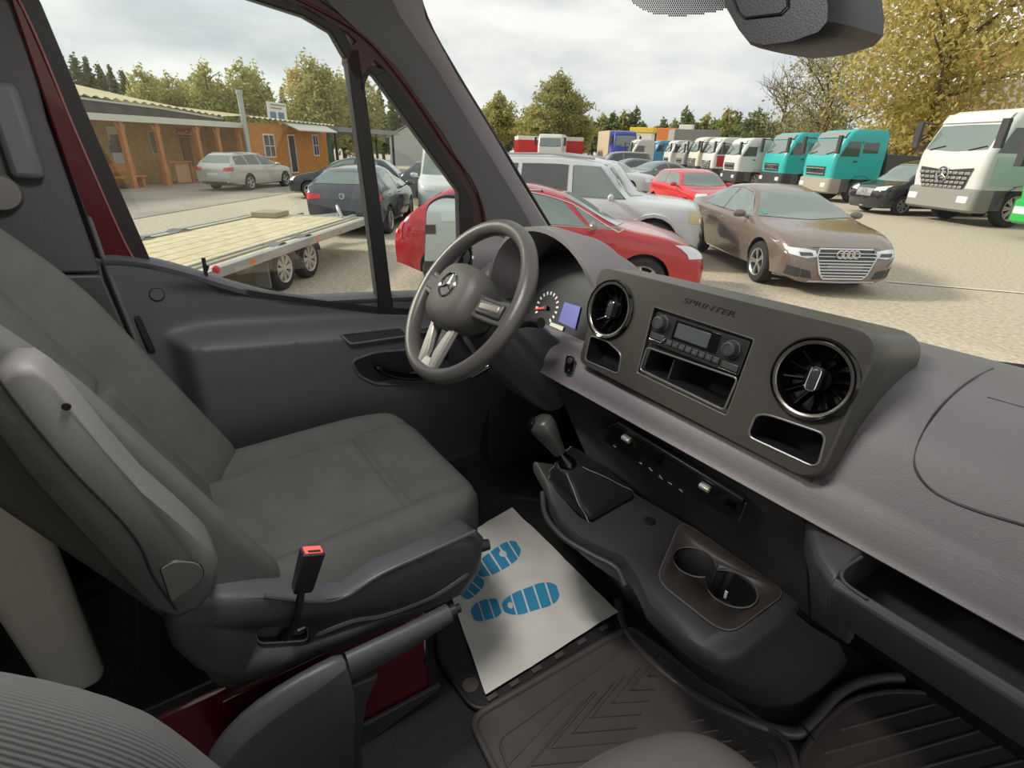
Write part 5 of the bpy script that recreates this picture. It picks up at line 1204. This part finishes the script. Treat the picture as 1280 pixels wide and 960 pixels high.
opening('window', 268, 168, 278, 186, -PD, mat('pale_glass', 'a8b8b8', .2), M_wht2); opening('window', 327, 167, 345, 197, .0, M_bw, M_wht2, kids=1); opening('window', 389, 168, 399, 195, .0, M_bw, M_wht2, kids=1)
opening('door', 358, 168, 373, 216, .0, mat('dark_door', '2c2c2e', .5), M_wht2, 'door_leaf')
a, c = fp(352, 163), fp(402, 163); aw = MB().prism([fv(fs(a), a.z+.45, 0), fv(fs(c), a.z+.45, 0), fv(fs(c), a.z, 1.1), fv(fs(a), a.z, 1.1)], (0, 0, .06)).build('door_canopy', M_fasc, bd)
a = fp(225, 166, -PD+.02); sn = slab('drink_sign', fs(fp(220, 166, -PD)), fs(fp(236, 166, -PD)), a.z-.18, a.z+.18, -PD+.02, -PD+.08, mat('sign_red', 'c02c2c', .5))
text('lettering', 'Coca-Cola', .30, frame(fv(fs(fp(228, 166, -PD)), a.z, -PD+.09), fd, (0, 0, 1)), M_white, sn, .004)
fl_b = fp(309, 190, .25); fl_t = fp(305, 116, .25); MB().tube([fv(fs(fl_b), .6, .35), fv(fs(fl_b), fp(306, 117, .3).z, .35)], .13, 12).build('flue_pipe', M_galv, bd); MB().tube([fv(fs(fl_b), fp(306, 117, .3).z-.05, .35), fv(fs(fl_b), fp(306, 117, .3).z+.12, .35)], .16, 12).build('flue_cap', M_galv, bd)
a = fp(347, 139, -1.5); sb_ = thing('roof_sign', fv(fs(a), a.z-.8, -1.5), 'white sign board with blue print on the roof of the timber building', 'sign')
slab('sign_board', fs(fp(335, 139, -1.5)), fs(fp(358, 139, -1.5)), fp(345, 150, -1.5).z, fp(345, 128, -1.5).z, -1.55, -1.5, M_wht2, sb_)
for x_, w_ in ((338, 7), (348, 7)): slab('sign_field', fs(fp(x_, 144, -1.5)), fs(fp(x_+w_, 144, -1.5)), fp(345, 148, -1.5).z, fp(345, 140, -1.5).z, -1.5, -1.49, mat('sign_blue', '5a78b0', .6), sb_)
for z_, w_ in ((131, 18), (135, 14)): slab('sign_line', fs(fp(338, z_, -1.5)), fs(fp(338+w_, z_, -1.5)), fp(345, z_+1.2, -1.5).z, fp(345, z_-.6, -1.5).z, -1.5, -1.49, mat('sign_grey', '888e98', .6), sb_)
for x_ in (337, 356): MB().tube([fv(fs(fp(x_, 150, -1.5)), a.z-1.6, -1.55), fv(fs(fp(x_, 150, -1.5)), a.z, -1.55)], .04, 6).build('sign_leg', M_galv, sb_)
# bench under the porch
be = thing('wooden_bench', fv(fs(fp(160, 236)), 0, -.5), 'orange wooden bench under the porch', 'bench')
sa, sb2 = fs(fp(136, 230, -.4)), fs(fp(183, 230, -.4))
for z_ in (.62, .80): slab('back_board', sa, sb2, z_, z_+.15, -.75, -.70, M_post, be)
slab('seat_board', sa, sb2, .42, .48, -.70, -.25, M_post, be)
for s_ in (sa+.2, sb2-.2): slab('leg', s_-.05, s_+.05, 0, .45, -.70, -.28, M_post, be); slab('back_post', s_-.04, s_+.04, .4, .98, -.79, -.75, M_post, be)
pl_ = thing('porch_table', fv(fs(fp(228, 232)), 0, -.9), 'plain wooden counter under the porch beside the red sign', 'table')
a_, c_ = fs(fp(212, 230, -.8)), fs(fp(243, 230, -.8)); slab('table_top', a_, c_, .92, .98, -1.3, -.6, M_post, pl_); slab('front_board', lerp(a_, c_, .3), lerp(a_, c_, .85), .05, .92, -.75, -.7, mat('pale_board', 'c8a078', .7), pl_); slab('leg', a_, a_+.1, 0, .92, -1.2, -.7, M_post, pl_); slab('leg', c_-.1, c_, 0, .92, -1.2, -.7, M_post, pl_)
# carport to the right of the building with goods
cp = thing('open_carport', fv(s1+6, 0), 'grey roofed open carport beside the orange office wall', 'carport')
za = fp(412, 163).z
slab('carport_roof', s1+1.1, s1+11, za-.05, za+.25, -6, .3, mat('carport_grey', '8a8c88', .7), cp); slab('back_wall', s1+1.1, s1+11, 0, za, -6.1, -6, mat('carport_teal', '2f6a62', .7), cp)
for k in range(4): slab('carport_post', s1+1.3+k*3.1, s1+1.45+k*3.1, 0, za, -.2, -.05, mat('post_dark', '3e4240', .6), cp)
MB().box(fv(s1+2.6, .35, -1.5), (1.2, .9, .7)).build('green_crate', mat('crate_green', '3fae4a', .6), None, .02); tag(bpy.data.objects['green_crate'], 'bright green crate under the open carport', 'crate')
hp0 = along0(527, 60); hall = thing('grey_hall', hp0, 'pale grey gabled hall behind the parked cars', 'building', None, R(55)); LOCAL[0] = True
MB().prism([(-3.2, 0, 0), (3.2, 0, 0), (3.2, 0, 2.6), (0, 0, 4.3), (-3.2, 0, 2.6)], (0, 9, 0)).build('hall_shell', mat('hall_grey', 'b8bab6', .7, var=.04), hall)
for sx in (-1, 1): MB().prism([(sx*3.5, -.2, 2.5), (0, -.2, 4.4), (0, -.2, 4.5), (sx*3.5, -.2, 2.6)], (0, 9.4, 0)).build('hall_roof', mat('hall_roof', '9a9c9a', .7), hall)
LOCAL[0] = False
# ------------------------------------------------------------------ trucks
def make_truck(name, label, pos, head, color, k=1.0, H=3.0, cabL=2.0, grille='man', roofm=None, flank=None, bed=None, bedm=None, group=None, bedH=1.0, lower=None, badge=None, visor=True, Wd=2.45):
    root = thing(name, (pos[0], pos[1], 0), label, 'truck', group, R(head)); root.scale = (k, k, k); LOCAL[0] = True
    hw = Wd/2; zb = 1.0; zw = zb+(H-zb)*.47; fr0 = 1.40
    lev = [(zb, fr0-.03, hw*.985), (zb+.35, fr0+.02, hw), (zw-.12, fr0, hw), (zw, fr0-.03, hw), (H-.38, fr0-.34, hw*.97), (H-.15, fr0-.46, hw*.95), (H-.02, fr0-.66, hw*.90), (H, fr0-.85, hw*.8)]
    rear = fr0-cabL; rings = []
    for z, xf_, w_ in lev:
        c = .22; rr = rear+(.0 if z < H-.2 else .12*(z-H+.2)/.2)
        pts = [(rr, -w_)]
        for i in range(7): a = R(-90+90*i/6); pts.append((xf_-c+c*math.cos(a), -w_+c+c*math.sin(a)))
        for i in range(7): a = R(90*i/6); pts.append((xf_-c+c*math.cos(a), w_-c+c*math.sin(a)))
        pts.append((rr, w_)); rings.append([V((x, y, z)) for x, y in pts])
    b = MB().loft(rings); bv = BVHTree.FromPolygons(b.v, b.f); b.build('cab', color, root, smooth=45)
    def P(pr, a, c, off):
        if pr == 'front': o_, dr = V((6, a, c)), V((-1, 0, 0))
        else: o_, dr = V((a, 6 if pr == 'left' else -6, c)), V((0, -1 if pr == 'left' else 1, 0))
        h = bv.ray_cast(o_, dr)
        if h[0] is None: h = bv.find_nearest(o_+dr*4.6)
        n_ = h[1] if h[1].dot(dr) < 0 else -h[1]; return h[0]+n_*off
    def patch(nm, bot, top, pr, m, n=8, kk=4, off=.012, par=None):
        return MB().grid(lambda u, v: P(pr, lerp(poly(bot, u)[0], poly(top, u)[0], v), lerp(poly(bot, u)[1], poly(top, u)[1], v), off), n, kk).build(nm, m, par or root, smooth=60)
    patch('windscreen', [(-hw*.86, zw+.06), (0, zw+.0), (hw*.86, zw+.06)], [(-hw*.82, H-.42), (0, H-.40), (hw*.82, H-.42)], 'front', M_cglass, 14, 6)
    for pr in ('left', 'right'):
        patch('side_window', [(fr0-.22, zw-.02), (fr0-1.05, zw-.02)], [(fr0-.52, H-.50), (fr0-1.05, H-.50)], pr, M_dglass)
        if cabL > 1.9: patch('side_window', [(fr0-1.18, zw+.12), (fr0-cabL+.35, zw+.12)], [(fr0-1.18, H-.52), (fr0-cabL+.35, H-.52)], pr, M_dglass, 5, 3)
        MB().tube([P(pr, fr0-1.12, zb+.05, 0), P(pr, fr0-1.12, H-.45, 0)], .012, 5).build('door_seam', M_arch, root)
        if flank: patch('flank_panel', [(fr0-.30, zb+.12), (fr0-cabL+.1, zb+.12)], [(fr0-.28, zw-.12), (fr0-cabL+.1, zw-.12)], pr, flank, 8, 3, .008)
        MB().box(P(pr, fr0-.95, zw-.22, .02), (.16, .04, .05)).build('door_handle', M_bplas, root, .008)
    if visor: MB().grid(lambda u, v: P('front', lerp(-hw*.86, hw*.86, u), lerp(H-.36, H-.14, v), .05), 12, 3).build('sun_visor', roofm or color, root, smooth=60)
    low = lower or M_bplas
    b = MB(); rings = []
    for z, xf_, w_ in [(.38, fr0-.02, hw*.95), (.45, fr0+.06, hw), (.95, fr0+.06, hw), (1.02, fr0-.02, hw*.98)]:
        c = .2; pts = [(fr0-.55, -w_)]+[(xf_-c+c*math.cos(R(-90+15*i)), -w_+c+c*math.sin(R(-90+15*i))) for i in range(7)]+[(xf_-c+c*math.cos(R(15*i)), w_-c+c*math.sin(R(15*i))) for i in range(7)]+[(fr0-.55, w_)]
        rings.append([V((x, y, z)) for x, y in pts])
    b.loft(rings); b.build('bumper', low, root, smooth=45)
    for sy in (-1, 1):
        MB().box((fr0+.03, sy*hw*.74, .72), (.10, .36, .20)).build('headlamp', M_lamp, root, .03)
        ar = MB(); ar.tube([(fr0-.35, sy*hw*.95, H-.35), (fr0+.05, sy*(hw+.18), H-.32), (fr0+.05, sy*(hw+.20), H-.55)], .03, 6); ar.box((fr0+.05, sy*(hw+.20), (zw+H)/2-.10), (.10, .22, .72)); ar.build('mirror', M_bplas, root, .02)
    if grille == 'man':
        g = patch('grille', [(-hw*.62, zb+.10), (hw*.62, zb+.10)], [(-hw*.66, zb+.48), (hw*.66, zb+.48)], 'front', mat('grille_black', '34342f', .5), 8, 3, .02)
        for j in range(2): MB().tube([P('front', lerp(-hw*.6, hw*.6, i/4), zb+.18+j*.22, .035) for i in range(5)], .022, 5).build('grille_bar', M_alloy, g)
        if badge: text('lettering', badge, .30, frame(P('front', 0, zb+.30, .05), (0, 1, 0), (0, 0, 1)), M_chr, g, .01)
    else:
        g = patch('grille', [(-hw*.60, .92), (hw*.60, .92)], [(-hw*.76, zw-.42), (0, zw-.50), (hw*.76, zw-.42)], 'front', mat('grille_black', '34342f', .5), 8, 4, .03)
        for j in range(4):
            z = 1.05+j*(zw-.52-1.05)/3.4; ww = hw*lerp(.60, .74, j/3)
            for i in range(9 if k > .9 else 5):
                nn_ = 9 if k > .9 else 5; y = lerp(-ww, ww, (i+.5)/nn_); MB().box(P('front', y, z, .05), (.05, 2*ww/nn_*.80, .075)).build('grille_slot', M_alloy, g, .012)
        c = P('front', 0, zw-.62, .09); MB().tube([c+V((0, math.cos(q)*.20, math.sin(q)*.20)) for q in [2*math.pi*i/20 for i in range(20)]], .025, 6, True).build('emblem', M_chr, g)
        for i in range(3): MB().tube([c, c+V((0, math.cos(R(90+120*i))*.2, math.sin(R(90+120*i))*.2))], [.035, .01], 6).build('emblem', M_chr, g)
    for sy in (-.45, .25): MB().tube([P('front', sy*hw*1.6, zw+.03, .03), P('front', sy*hw*1.6+.5, zw+.14, .03)], .014, 5).build('wiper', M_arch, root)
    # chassis, fenders, wheels, body
    for sy in (-1, 1):
        MB().box2((-5.2, sy*.42-.06, .75), (fr0-.4, sy*.42+.06, 1.0)).build('chassis_beam', M_bplas, root, .01)
        MB().grid(lambda u, v: V((math.cos(R(5+170*u))*.66, sy*(hw-.42+v*.44), .52+math.sin(R(5+170*u))*.62)), 14, 2).build('fender', mat('fender_grey', '5a5a58', .7), root, smooth=60)
        MB().box2((.45, sy*(hw-.35), .45), (fr0-.5, sy*hw*.98, 1.0)).build('step_unit', MATS['fender_grey'], root, .02)
        add_wheel(root, 0, sy*(hw-.2), .52, .32, M_steel, 'truck', 8); add_wheel(root, -3.9, sy*(hw-.2), .52, .32, M_steel, 'truck', 8)
    if bed == 'tip':
        MB().prism([(rear-.25, -hw, 1.15), (rear-.1, -hw, 1.15+bedH), (-5.2, -hw, 1.15+bedH*.8), (-5.2, -hw, 1.15)], (0, 2*hw, 0)).build('tipper_body', bedm, root, .02)
        MB().prism([(rear-.25, -hw*.9, 1.15), (rear-.02, -hw*.9, 1.15+bedH*1.25), (rear-.12, -hw*.9, 1.15+bedH*1.25), (rear-.40, -hw*.9, 1.15)], (0, 2*hw*.9, 0)).build('headboard', bedm, root, .02)
    elif bed == 'box':
        MB().box2((rear-.15, -hw-.03, 1.05), (rear-5.5, hw+.03, H+bedH)).build('box_body', bedm, root, .03)
    elif bed == 'tank':
        MB().tube([(rear-.4, 0, 1.9), (-5.2, 0, 1.9)], 1.0, 20).build('tank_body', bedm, root)
    LOCAL[0] = False; return root
M_teal = paint('teal', '2fb4b0', .35, .4); M_tw = mat('truck_white', 'd4d6d2', .35, coat=.3); M_grn = paint('green', '22b04a', .35, .4)
M_dkb = mat('dark_bed', '4c4a46', .7); M_greyb = mat('grey_bed', '9a9a94', .7)
make_truck('tractor_truck', 'teal truck with open side facing the yard beside the black people carrier', (-12.48, 26.88), 237, M_teal, 1.0, 3.0, 2.2, 'man', mat('visor_grey', '8a8f8c', .5), None, 'tip', M_dkb, bedH=.9, lower=mat('bumper_stone', 'a09a8c', .7), badge='MAN')
make_truck('tractor_truck', 'teal truck half hidden behind the other teal truck', (-16.6, 30.0), 238, M_teal, 1.0, 3.0, 2.2, 'man', MATS['visor_grey'], None, 'tip', M_dkb, bedH=.9, badge='MAN')
ac = make_truck('tipper_truck', 'tall white truck with perforated grille and large star emblem', (-6.0, 22.6), 241, M_tw, 1.08, 3.1, 2.3, 'star', M_tw, mat('flank_pale_green', 'b8ccc4', .35, coat=.3), 'tip', M_grn, bedH=1.6, lower=mat('bumper_grey', '8c8c86', .6))
make_truck('tipper_truck', 'bright green truck at the edge beside the tall white truck', (-2.55, 19.9), 241, M_grn, 1.0, 2.7, 1.9, 'man', M_grn, None, 'tip', M_grn, bedH=.9, lower=M_grn)
row = [(938, 37, 'white truck with dark grille next to the teal trucks', M_tw, 'man', 'tip', M_greyb), (905, 42, 'white truck with red flank panel in the middle of the row', M_tw, 'star', 'tip', M_greyb),
       (884, 47, 'white truck with tall mirrors beside the red flanked truck', mat('truck_cream', 'd8d4c4', .4), 'star', 'tip', M_greyb), (866, 51, 'grey cab truck in the far row', mat('truck_grey', '9c9e9c', .4), 'man', 'tip', M_dkb),
       (848, 56, 'white truck with blue roof edge in the far row', M_tw, 'man', 'tip', mat('bed_blue', '4a86b8', .5)), (826, 66, 'light blue truck in the far row', paint('light_blue', '4fa0c8', .35, .4), 'man', 'box', M_greyb), (803, 48, 'small white truck cab standing before the far row', mat('truck_white2', 'c8c8c0', .4), 'man', None, None)]
for i, (px, dist, lb, cm_, gr_, bd_, bm_) in enumerate(row):
    d = ray(px, 215); d = V((d.x, d.y, 0)).normalized(); p_ = V((CAM.x, CAM.y, 0))+d*dist
    t_ = make_truck('parked_truck', lb, p_, 236, cm_, .95, 2.9+.12*(i % 3), 1.9, gr_, None, mat('flank_red', 'b83030', .4) if i == 1 else None, bd_, bm_, bedH=.9+.3*(i % 2))
def along(px, dist):
    d = ray(px, 200); d = V((d.x, d.y, 0)).normalized(); return V((CAM.x, CAM.y, 0))+d*dist
make_truck('box_truck', 'blue truck with pale box body and roof deflector in the distance', along(776, 62), 330, paint('blue', '2440a8', .3, .5), 1.0, 3.7, 2.2, 'man', MATS['paint_blue'], None, 'box', mat('box_beige', 'c0b498', .7), bedH=.1)
make_truck('box_truck', 'white truck with red side boards behind the off-road car roof', along(688, 58), 318, M_tw, 1.0, 3.2, 1.9, 'man', M_tw, None, 'box', mat('box_white', 'd8d6ce', .6), bedH=.0)
for px_, w_ in ((658, 5.0), (712, 2.6)):
    p_ = along(px_, 66); o_ = thing('site_container', p_, 'red container with white upper band beside the white box truck' if px_ < 700 else 'narrow red container right of the white box truck', 'container', None, R(150))
    LOCAL[0] = True; MB().box2((-w_/2, -1.2, 0), (w_/2, 1.2, 2.7)).build('container_body', mat('container_red', 'c02828', .6), o_, .03); MB().box2((-w_/2-.02, -1.22, 2.7), (w_/2+.02, 1.22, 3.1)).build('container_band', M_fasc, o_, .02)
    for i in range(int(w_/.5)): MB().box2((-w_/2+.2+i*.5, 1.2, .2), (-w_/2+.4+i*.5, 1.26, 2.6)).build('container_rib', MATS['container_red'], o_); MB().box2((-w_/2+.2+i*.5, -1.26, .2), (-w_/2+.4+i*.5, -1.2, 2.6)).build('container_rib', MATS['container_red'], o_)
    LOCAL[0] = False
o_ = thing('orange_machine', along(838, 118), 'orange construction machine rising behind the far trucks', 'machine', None, R(30)); LOCAL[0] = True
MB().box2((-3, -1.5, 3.0), (1, 1.5, 6.0)).build('machine_house', mat('machine_orange', 'd07838', .6), o_, .1); MB().box2((1, -1.2, 3.0), (3.5, 1.2, 6.6)).build('machine_cab', M_fasc, o_, .1); MB().box2((-3, -1.3, 0), (3, 1.3, 3.0)).build('undercarriage', M_bplas, o_, .1); LOCAL[0] = False
o_ = thing('yellow_machine', along(800, 100), 'yellow machine roof above the far truck row', 'machine', None, R(30)); LOCAL[0] = True
MB().box2((-2, -1.2, 4.6), (2, 1.2, 5.4)).build('machine_roof', mat('machine_yellow', 'e0c040', .6), o_, .1); MB().box2((-1.8, -1.1, 0), (1.8, 1.1, 4.6)).build('machine_body', M_fasc, o_, .1); LOCAL[0] = False
# embankment structure on the right
br = thing('brick_bridge', along(1260, 75), 'brown parapet of a bridge behind the yellow tree', 'bridge'); bp0, bp1 = along(1150, 70), along(1420, 62)
def wallseg(nm, z0_, z1_, th_, m): dd = (bp1-bp0).normalized(); nn_ = V((-dd.y, dd.x, 0)); MB().prism([bp0+V((0, 0, z0_)), bp1+V((0, 0, z0_)), bp1+V((0, 0, z1_)), bp0+V((0, 0, z1_))], nn_*th_).build(nm, m, br)
wallseg('parapet', 9.0, 11.0, .6, mat('parapet_brown', '9a5c40', .8, var=.1, vscale=2)); wallseg('ledge', 8.2, 9.0, 1.0, M_fasc); wallseg('abutment', 0, 8.2, .8, mat('abutment', '8a8478', .8))
for k in range(7): p_ = bp0.lerp(bp1, k/6); MB().box(p_+V((0, 0, 11.4)), (.12, .12, 1.2)).build('railing_post', M_fasc, br)
o_ = thing('overhead_wire', fp(84, 85, -12), 'thin overhead wire above the workshop roof', 'wire'); MB().tube([fp(60, 75, -12), fp(115, 92, -12), fp(170, 104, -12)], .02, 5).build('wire', M_bplas, o_)

# ------------------------------------------------------------------ trees
import numpy as np
def leaf_mesh(name, blobs, n, size, m, seed):
    rng = np.random.default_rng(seed); w_ = np.array([bl[1][0]*bl[1][1]*bl[1][2] for bl in blobs]); w_ = w_**.75/(w_**.75).sum(); cnt = rng.choice(len(blobs), n, p=w_)
    d = rng.normal(size=(n, 3)); d /= np.linalg.norm(d, axis=1)[:, None]; rad = rng.random(n)**.42
    c = np.array([bl[0] for bl in blobs])[cnt]; s = np.array([bl[1] for bl in blobs])[cnt]; c = c+d*rad[:, None]*s*(1+.18*rng.normal(size=(n, 1)))
    a = rng.normal(size=(n, 3)); a /= np.linalg.norm(a, axis=1)[:, None]; b_ = rng.normal(size=(n, 3)); b_ -= a*(a*b_).sum(1)[:, None]; b_ /= np.linalg.norm(b_, axis=1)[:, None]
    sz = size*(.6+.8*rng.random((n, 1))); v = np.stack([c-a*sz, c-b_*sz*.55, c+a*sz, c+b_*sz*.55], 1).reshape(-1, 3)
    me = bpy.data.meshes.new(name); me.vertices.add(4*n); me.vertices.foreach_set('co', v.ravel()); me.loops.add(4*n); me.loops.foreach_set('vertex_index', np.arange(4*n)); me.polygons.add(n); me.polygons.foreach_set('loop_start', np.arange(0, 4*n, 4)); me.update(calc_edges=True); me.validate(); me.materials.append(m); return me
def leafm(n, a, c): 
    m = mat('leaf_'+n, a, .8, color2=c, vscale=.9, detail=5, spec=.2); t = m.node_tree; bs_ = t.nodes['Principled BSDF']; tr_ = t.nodes.new('ShaderNodeBsdfTranslucent'); mx_ = t.nodes.new('ShaderNodeMixShader'); mx_.inputs[0].default_value = .45
    t.links.new(bs_.inputs['Base Color'].links[0].from_socket, tr_.inputs[0]); t.links.new(bs_.outputs[0], mx_.inputs[1]); t.links.new(tr_.outputs[0], mx_.inputs[2]); t.links.new(mx_.outputs[0], t.nodes['Material Output'].inputs[0]); return m
L_dark = leafm('dark', '66724a', '86905c'); L_mid = leafm('olive', '8e945a', 'b0ac6c'); L_yel = leafm('yellow', 'b8a458', 'd8c478'); L_yg = leafm('yellow_green', '9aa05c', 'c4ba74'); L_pale = leafm('pale', '9c9870', 'b4ac84'); L_hi = leafm('golden', 'd8c27a', 'b2ae68')
M_bark = mat('bark', '6a5c4a', .9, var=.2, vscale=8)
tree_n = [0]
def tree(name, label, pos, h, rad, lm, n, size, seed, trunk=.2, group=None, conical=False, base=.22, branches=10, bare=False, cat='tree'):
    root = thing(name, (pos[0], pos[1], 0), label, cat, group); rng = random.Random(seed); LOCAL[0] = True
    b = MB(); b.tube([(0, 0, 0), (rng.uniform(-.2, .2), rng.uniform(-.2, .2), h*.4), (rng.uniform(-.3, .3), rng.uniform(-.3, .3), h*.85)], [trunk, trunk*.7, trunk*.2], 8)
    blobs = []
    for i in range(branches):
        a = rng.uniform(0, 2*math.pi); z0_ = h*rng.uniform(base, .75); ln = rad*rng.uniform(.6, 1.0)*(1-.0*z0_); z1_ = z0_+h*rng.uniform(.08, .22); k = ln*(1-(max(0, z1_/h-.45))**1.3) 
        e = V((math.cos(a)*k, math.sin(a)*k, z1_)); b.tube([(0, 0, z0_), (e.x*.5, e.y*.5, z0_*.4+z1_*.6), e], [trunk*.4, trunk*.25, trunk*.06], 5)
        if bare:
            for _ in range(6):
                t = rng.uniform(.3, 1); q = V((e.x*t, e.y*t, lerp(z0_, z1_, t))); r_ = V((rng.uniform(-1, 1), rng.uniform(-1, 1), rng.uniform(.4, 1.6)))*rad*.35; b.tube([q, q+r_*.5+V((0, 0, .1)), q+r_], [trunk*.14, trunk*.09, trunk*.03], 4)
    for i in range(16):
        t = (i+.5)/16; z = h*lerp(base+.05, .93, t); wd = rad*((1-t)*1.05+.12 if conical else math.sin(math.pi*min(1, .14+t*.86))**.7)
        for _ in range(1 if conical else 3):
            a = rng.uniform(0, 2*math.pi); k = wd*rng.uniform(.15, .65) if not conical else 0
            blobs.append(((math.cos(a)*k, math.sin(a)*k, z+rng.uniform(-.04, .04)*h), (wd*.52, wd*.52, h*.075) if not conical else (wd*.8, wd*.8, h*.05)))
    b.build('trunk', M_bark, root)
    me = leaf_mesh('foliage', blobs, n, size, lm, seed); o = bpy.data.objects.new('foliage', me); col.objects.link(o); o.parent = root; o['kind'] = 'stuff'
    LOCAL[0] = False; return root
# right: big yellow tree, thin tree, shrubs
tree('yellow_tree', 'large autumn yellow tree behind the teal trucks', along(1150, 40), 17.5, 6.6, L_hi, 22000, .135, 11, .35, base=.12, branches=26)
tree('yellow_tree', 'yellow tree leaning out beyond the white truck roof', along(1305, 52), 17, 5.0, L_yel, 9000, .14, 12, .3, base=.15, branches=20)
tree('thin_tree', 'thin pale tree with open crown left of the large yellow tree', along(1022, 52), 13.5, 5.0, L_pale, 9000, .11, 13, .2, base=.10, branches=26, bare=True)
tree('bare_tree', 'nearly bare tree above the white trucks', along(968, 60), 10.0, 3.4, L_pale, 500, .16, 14, .16, base=.12, branches=24, bare=True)
tree('hedge_tree', 'leafy tree behind the white van seen in the door mirror', (-3.5, -19), 6.5, 3.2, L_dark, 6000, .16, 17, .2, base=.1)
tree('round_bush', 'dark green round tree above the far trucks', along(938, 66), 6.4, 2.6, L_dark, 6000, .14, 15, .2, base=.15)
tree('yellow_shrub', 'yellow brown shrubs between teal truck and white truck', along(1130, 47), 6.0, 3.4, L_hi, 9000, .12, 16, .15, base=.05)
# centre: round tree and companions
tree('round_tree', 'tall rounded olive tree in the middle of the skyline', along(694, 75), 11.0, 4.4, L_mid, 15000, .17, 21, .35, base=.2, branches=18)
tree('olive_tree', 'olive tree at the foot of the tall rounded tree', along(668, 72), 7.2, 3.2, L_yg, 7500, .17, 22, .25)
tree('olive_tree', 'olive yellow tree beside the windscreen pillar', along(622, 75), 8.5, 3.0, L_yg, 7500, .17, 23, .25)
tree('olive_tree', 'low olive tree right of the tall rounded tree', along(722, 78), 6.6, 2.6, L_yg, 6000, .17, 24, .25)
# far treeline
rng = random.Random(3); bank = []
for k in range(5):
    t_ = tree('forest_tree', 'dark forest tree in the low treeline behind the far trucks', along(735+k*13, 150), 10+k*.6, 3.4, [L_dark, L_mid][k % 2], 900, .55, 31+k, .3, 'trees of the far treeline', base=.05); bank.append(t_)
for k in range(20):
    c = copy_tree(bank[k % 5]); px_ = 800+k*12.5+rng.uniform(-2, 2); p_ = along(px_, 138+(k % 2)*22); c.location = (p_.x, p_.y, 0); c.rotation_euler.z = rng.uniform(0, 6); s_ = rng.uniform(.75, 1.05); c.scale = (s_, s_, s_)
for k in range(8):
    c = copy_tree(bank[k % 5]); p_ = along(632+k*13, 140+(k % 2)*20); c.location = (p_.x, p_.y, 0); c.scale = (.9, .9, .9)
# left treeline behind the building
bl_ = []
for k, (lm, con) in enumerate([(L_dark, True), (L_dark, True), (L_yg, False), (L_yel, False), (L_mid, False), (L_yg, False)]):
    bl_.append(tree('woodland_tree', ['dark conifer behind the timber building roof', 'dark conifer behind the timber building roof', 'yellow green birch behind the timber building roof', 'golden birch behind the timber building roof', 'olive tree behind the timber building roof', 'yellow green birch behind the timber building roof'][k], along(100+k*14, 64), 8.8, 2.3 if not con else 1.5, lm, 4200, .15, 51+k, .2, ['conifers behind the building', 'conifers behind the building', 'green birches behind the building', None, None, 'green birches behind the building'][k], con, base=.08))
pl = [(98, 70, 0, 9.2), (112, 72, 1, 9.5), (126, 70, 0, 9.6), (139, 71, 1, 9.3), (152, 70, 0, 9.0), (165, 72, 1, 8.8), (178, 70, 0, 8.6), (200, 66, 2, 8.6), (214, 70, 3, 8.2), (232, 68, 2, 8.3), (246, 72, 5, 8.2), (262, 69, 2, 8.6), (276, 66, 5, 9.3), (290, 70, 4, 8.3), (318, 66, 2, 9.8), (332, 68, 5, 9.6), (348, 74, 0, 8.4), (364, 74, 1, 8.0), (384, 64, 3, 9.4), (400, 62, 5, 10.2), (416, 62, 2, 9.6), (432, 64, 5, 9.0), (446, 68, 3, 9.2), (464, 66, 2, 9.0), (480, 74, 0, 8.8), (494, 76, 1, 9.0), (508, 76, 0, 8.6), (524, 78, 4, 8.0), (540, 80, 0, 8.2), (556, 84, 1, 8.2), (574, 84, 4, 7.6), (592, 88, 0, 7.6), (606, 90, 5, 7.8)]
used = set()
for px_, ds, ki, hh in pl:
    c = bl_[ki] if ki not in used else copy_tree(bl_[ki]); used.add(ki); p_ = along(px_, ds); c.location = (p_.x, p_.y, 0); s_ = hh/8.8; c.scale = (s_*rng.uniform(.95, 1.2), s_*rng.uniform(.95, 1.2), s_); c.rotation_euler.z = rng.uniform(0, 6)
for o in list(sc.objects):
    if o.name.startswith('woodland_tree') and o.parent is None:
        c_ = o.get('label', '')
        if 'golden' in c_: o['group'] = 'golden birches behind the building'
        if 'olive' in c_: o['group'] = 'olive trees behind the building'
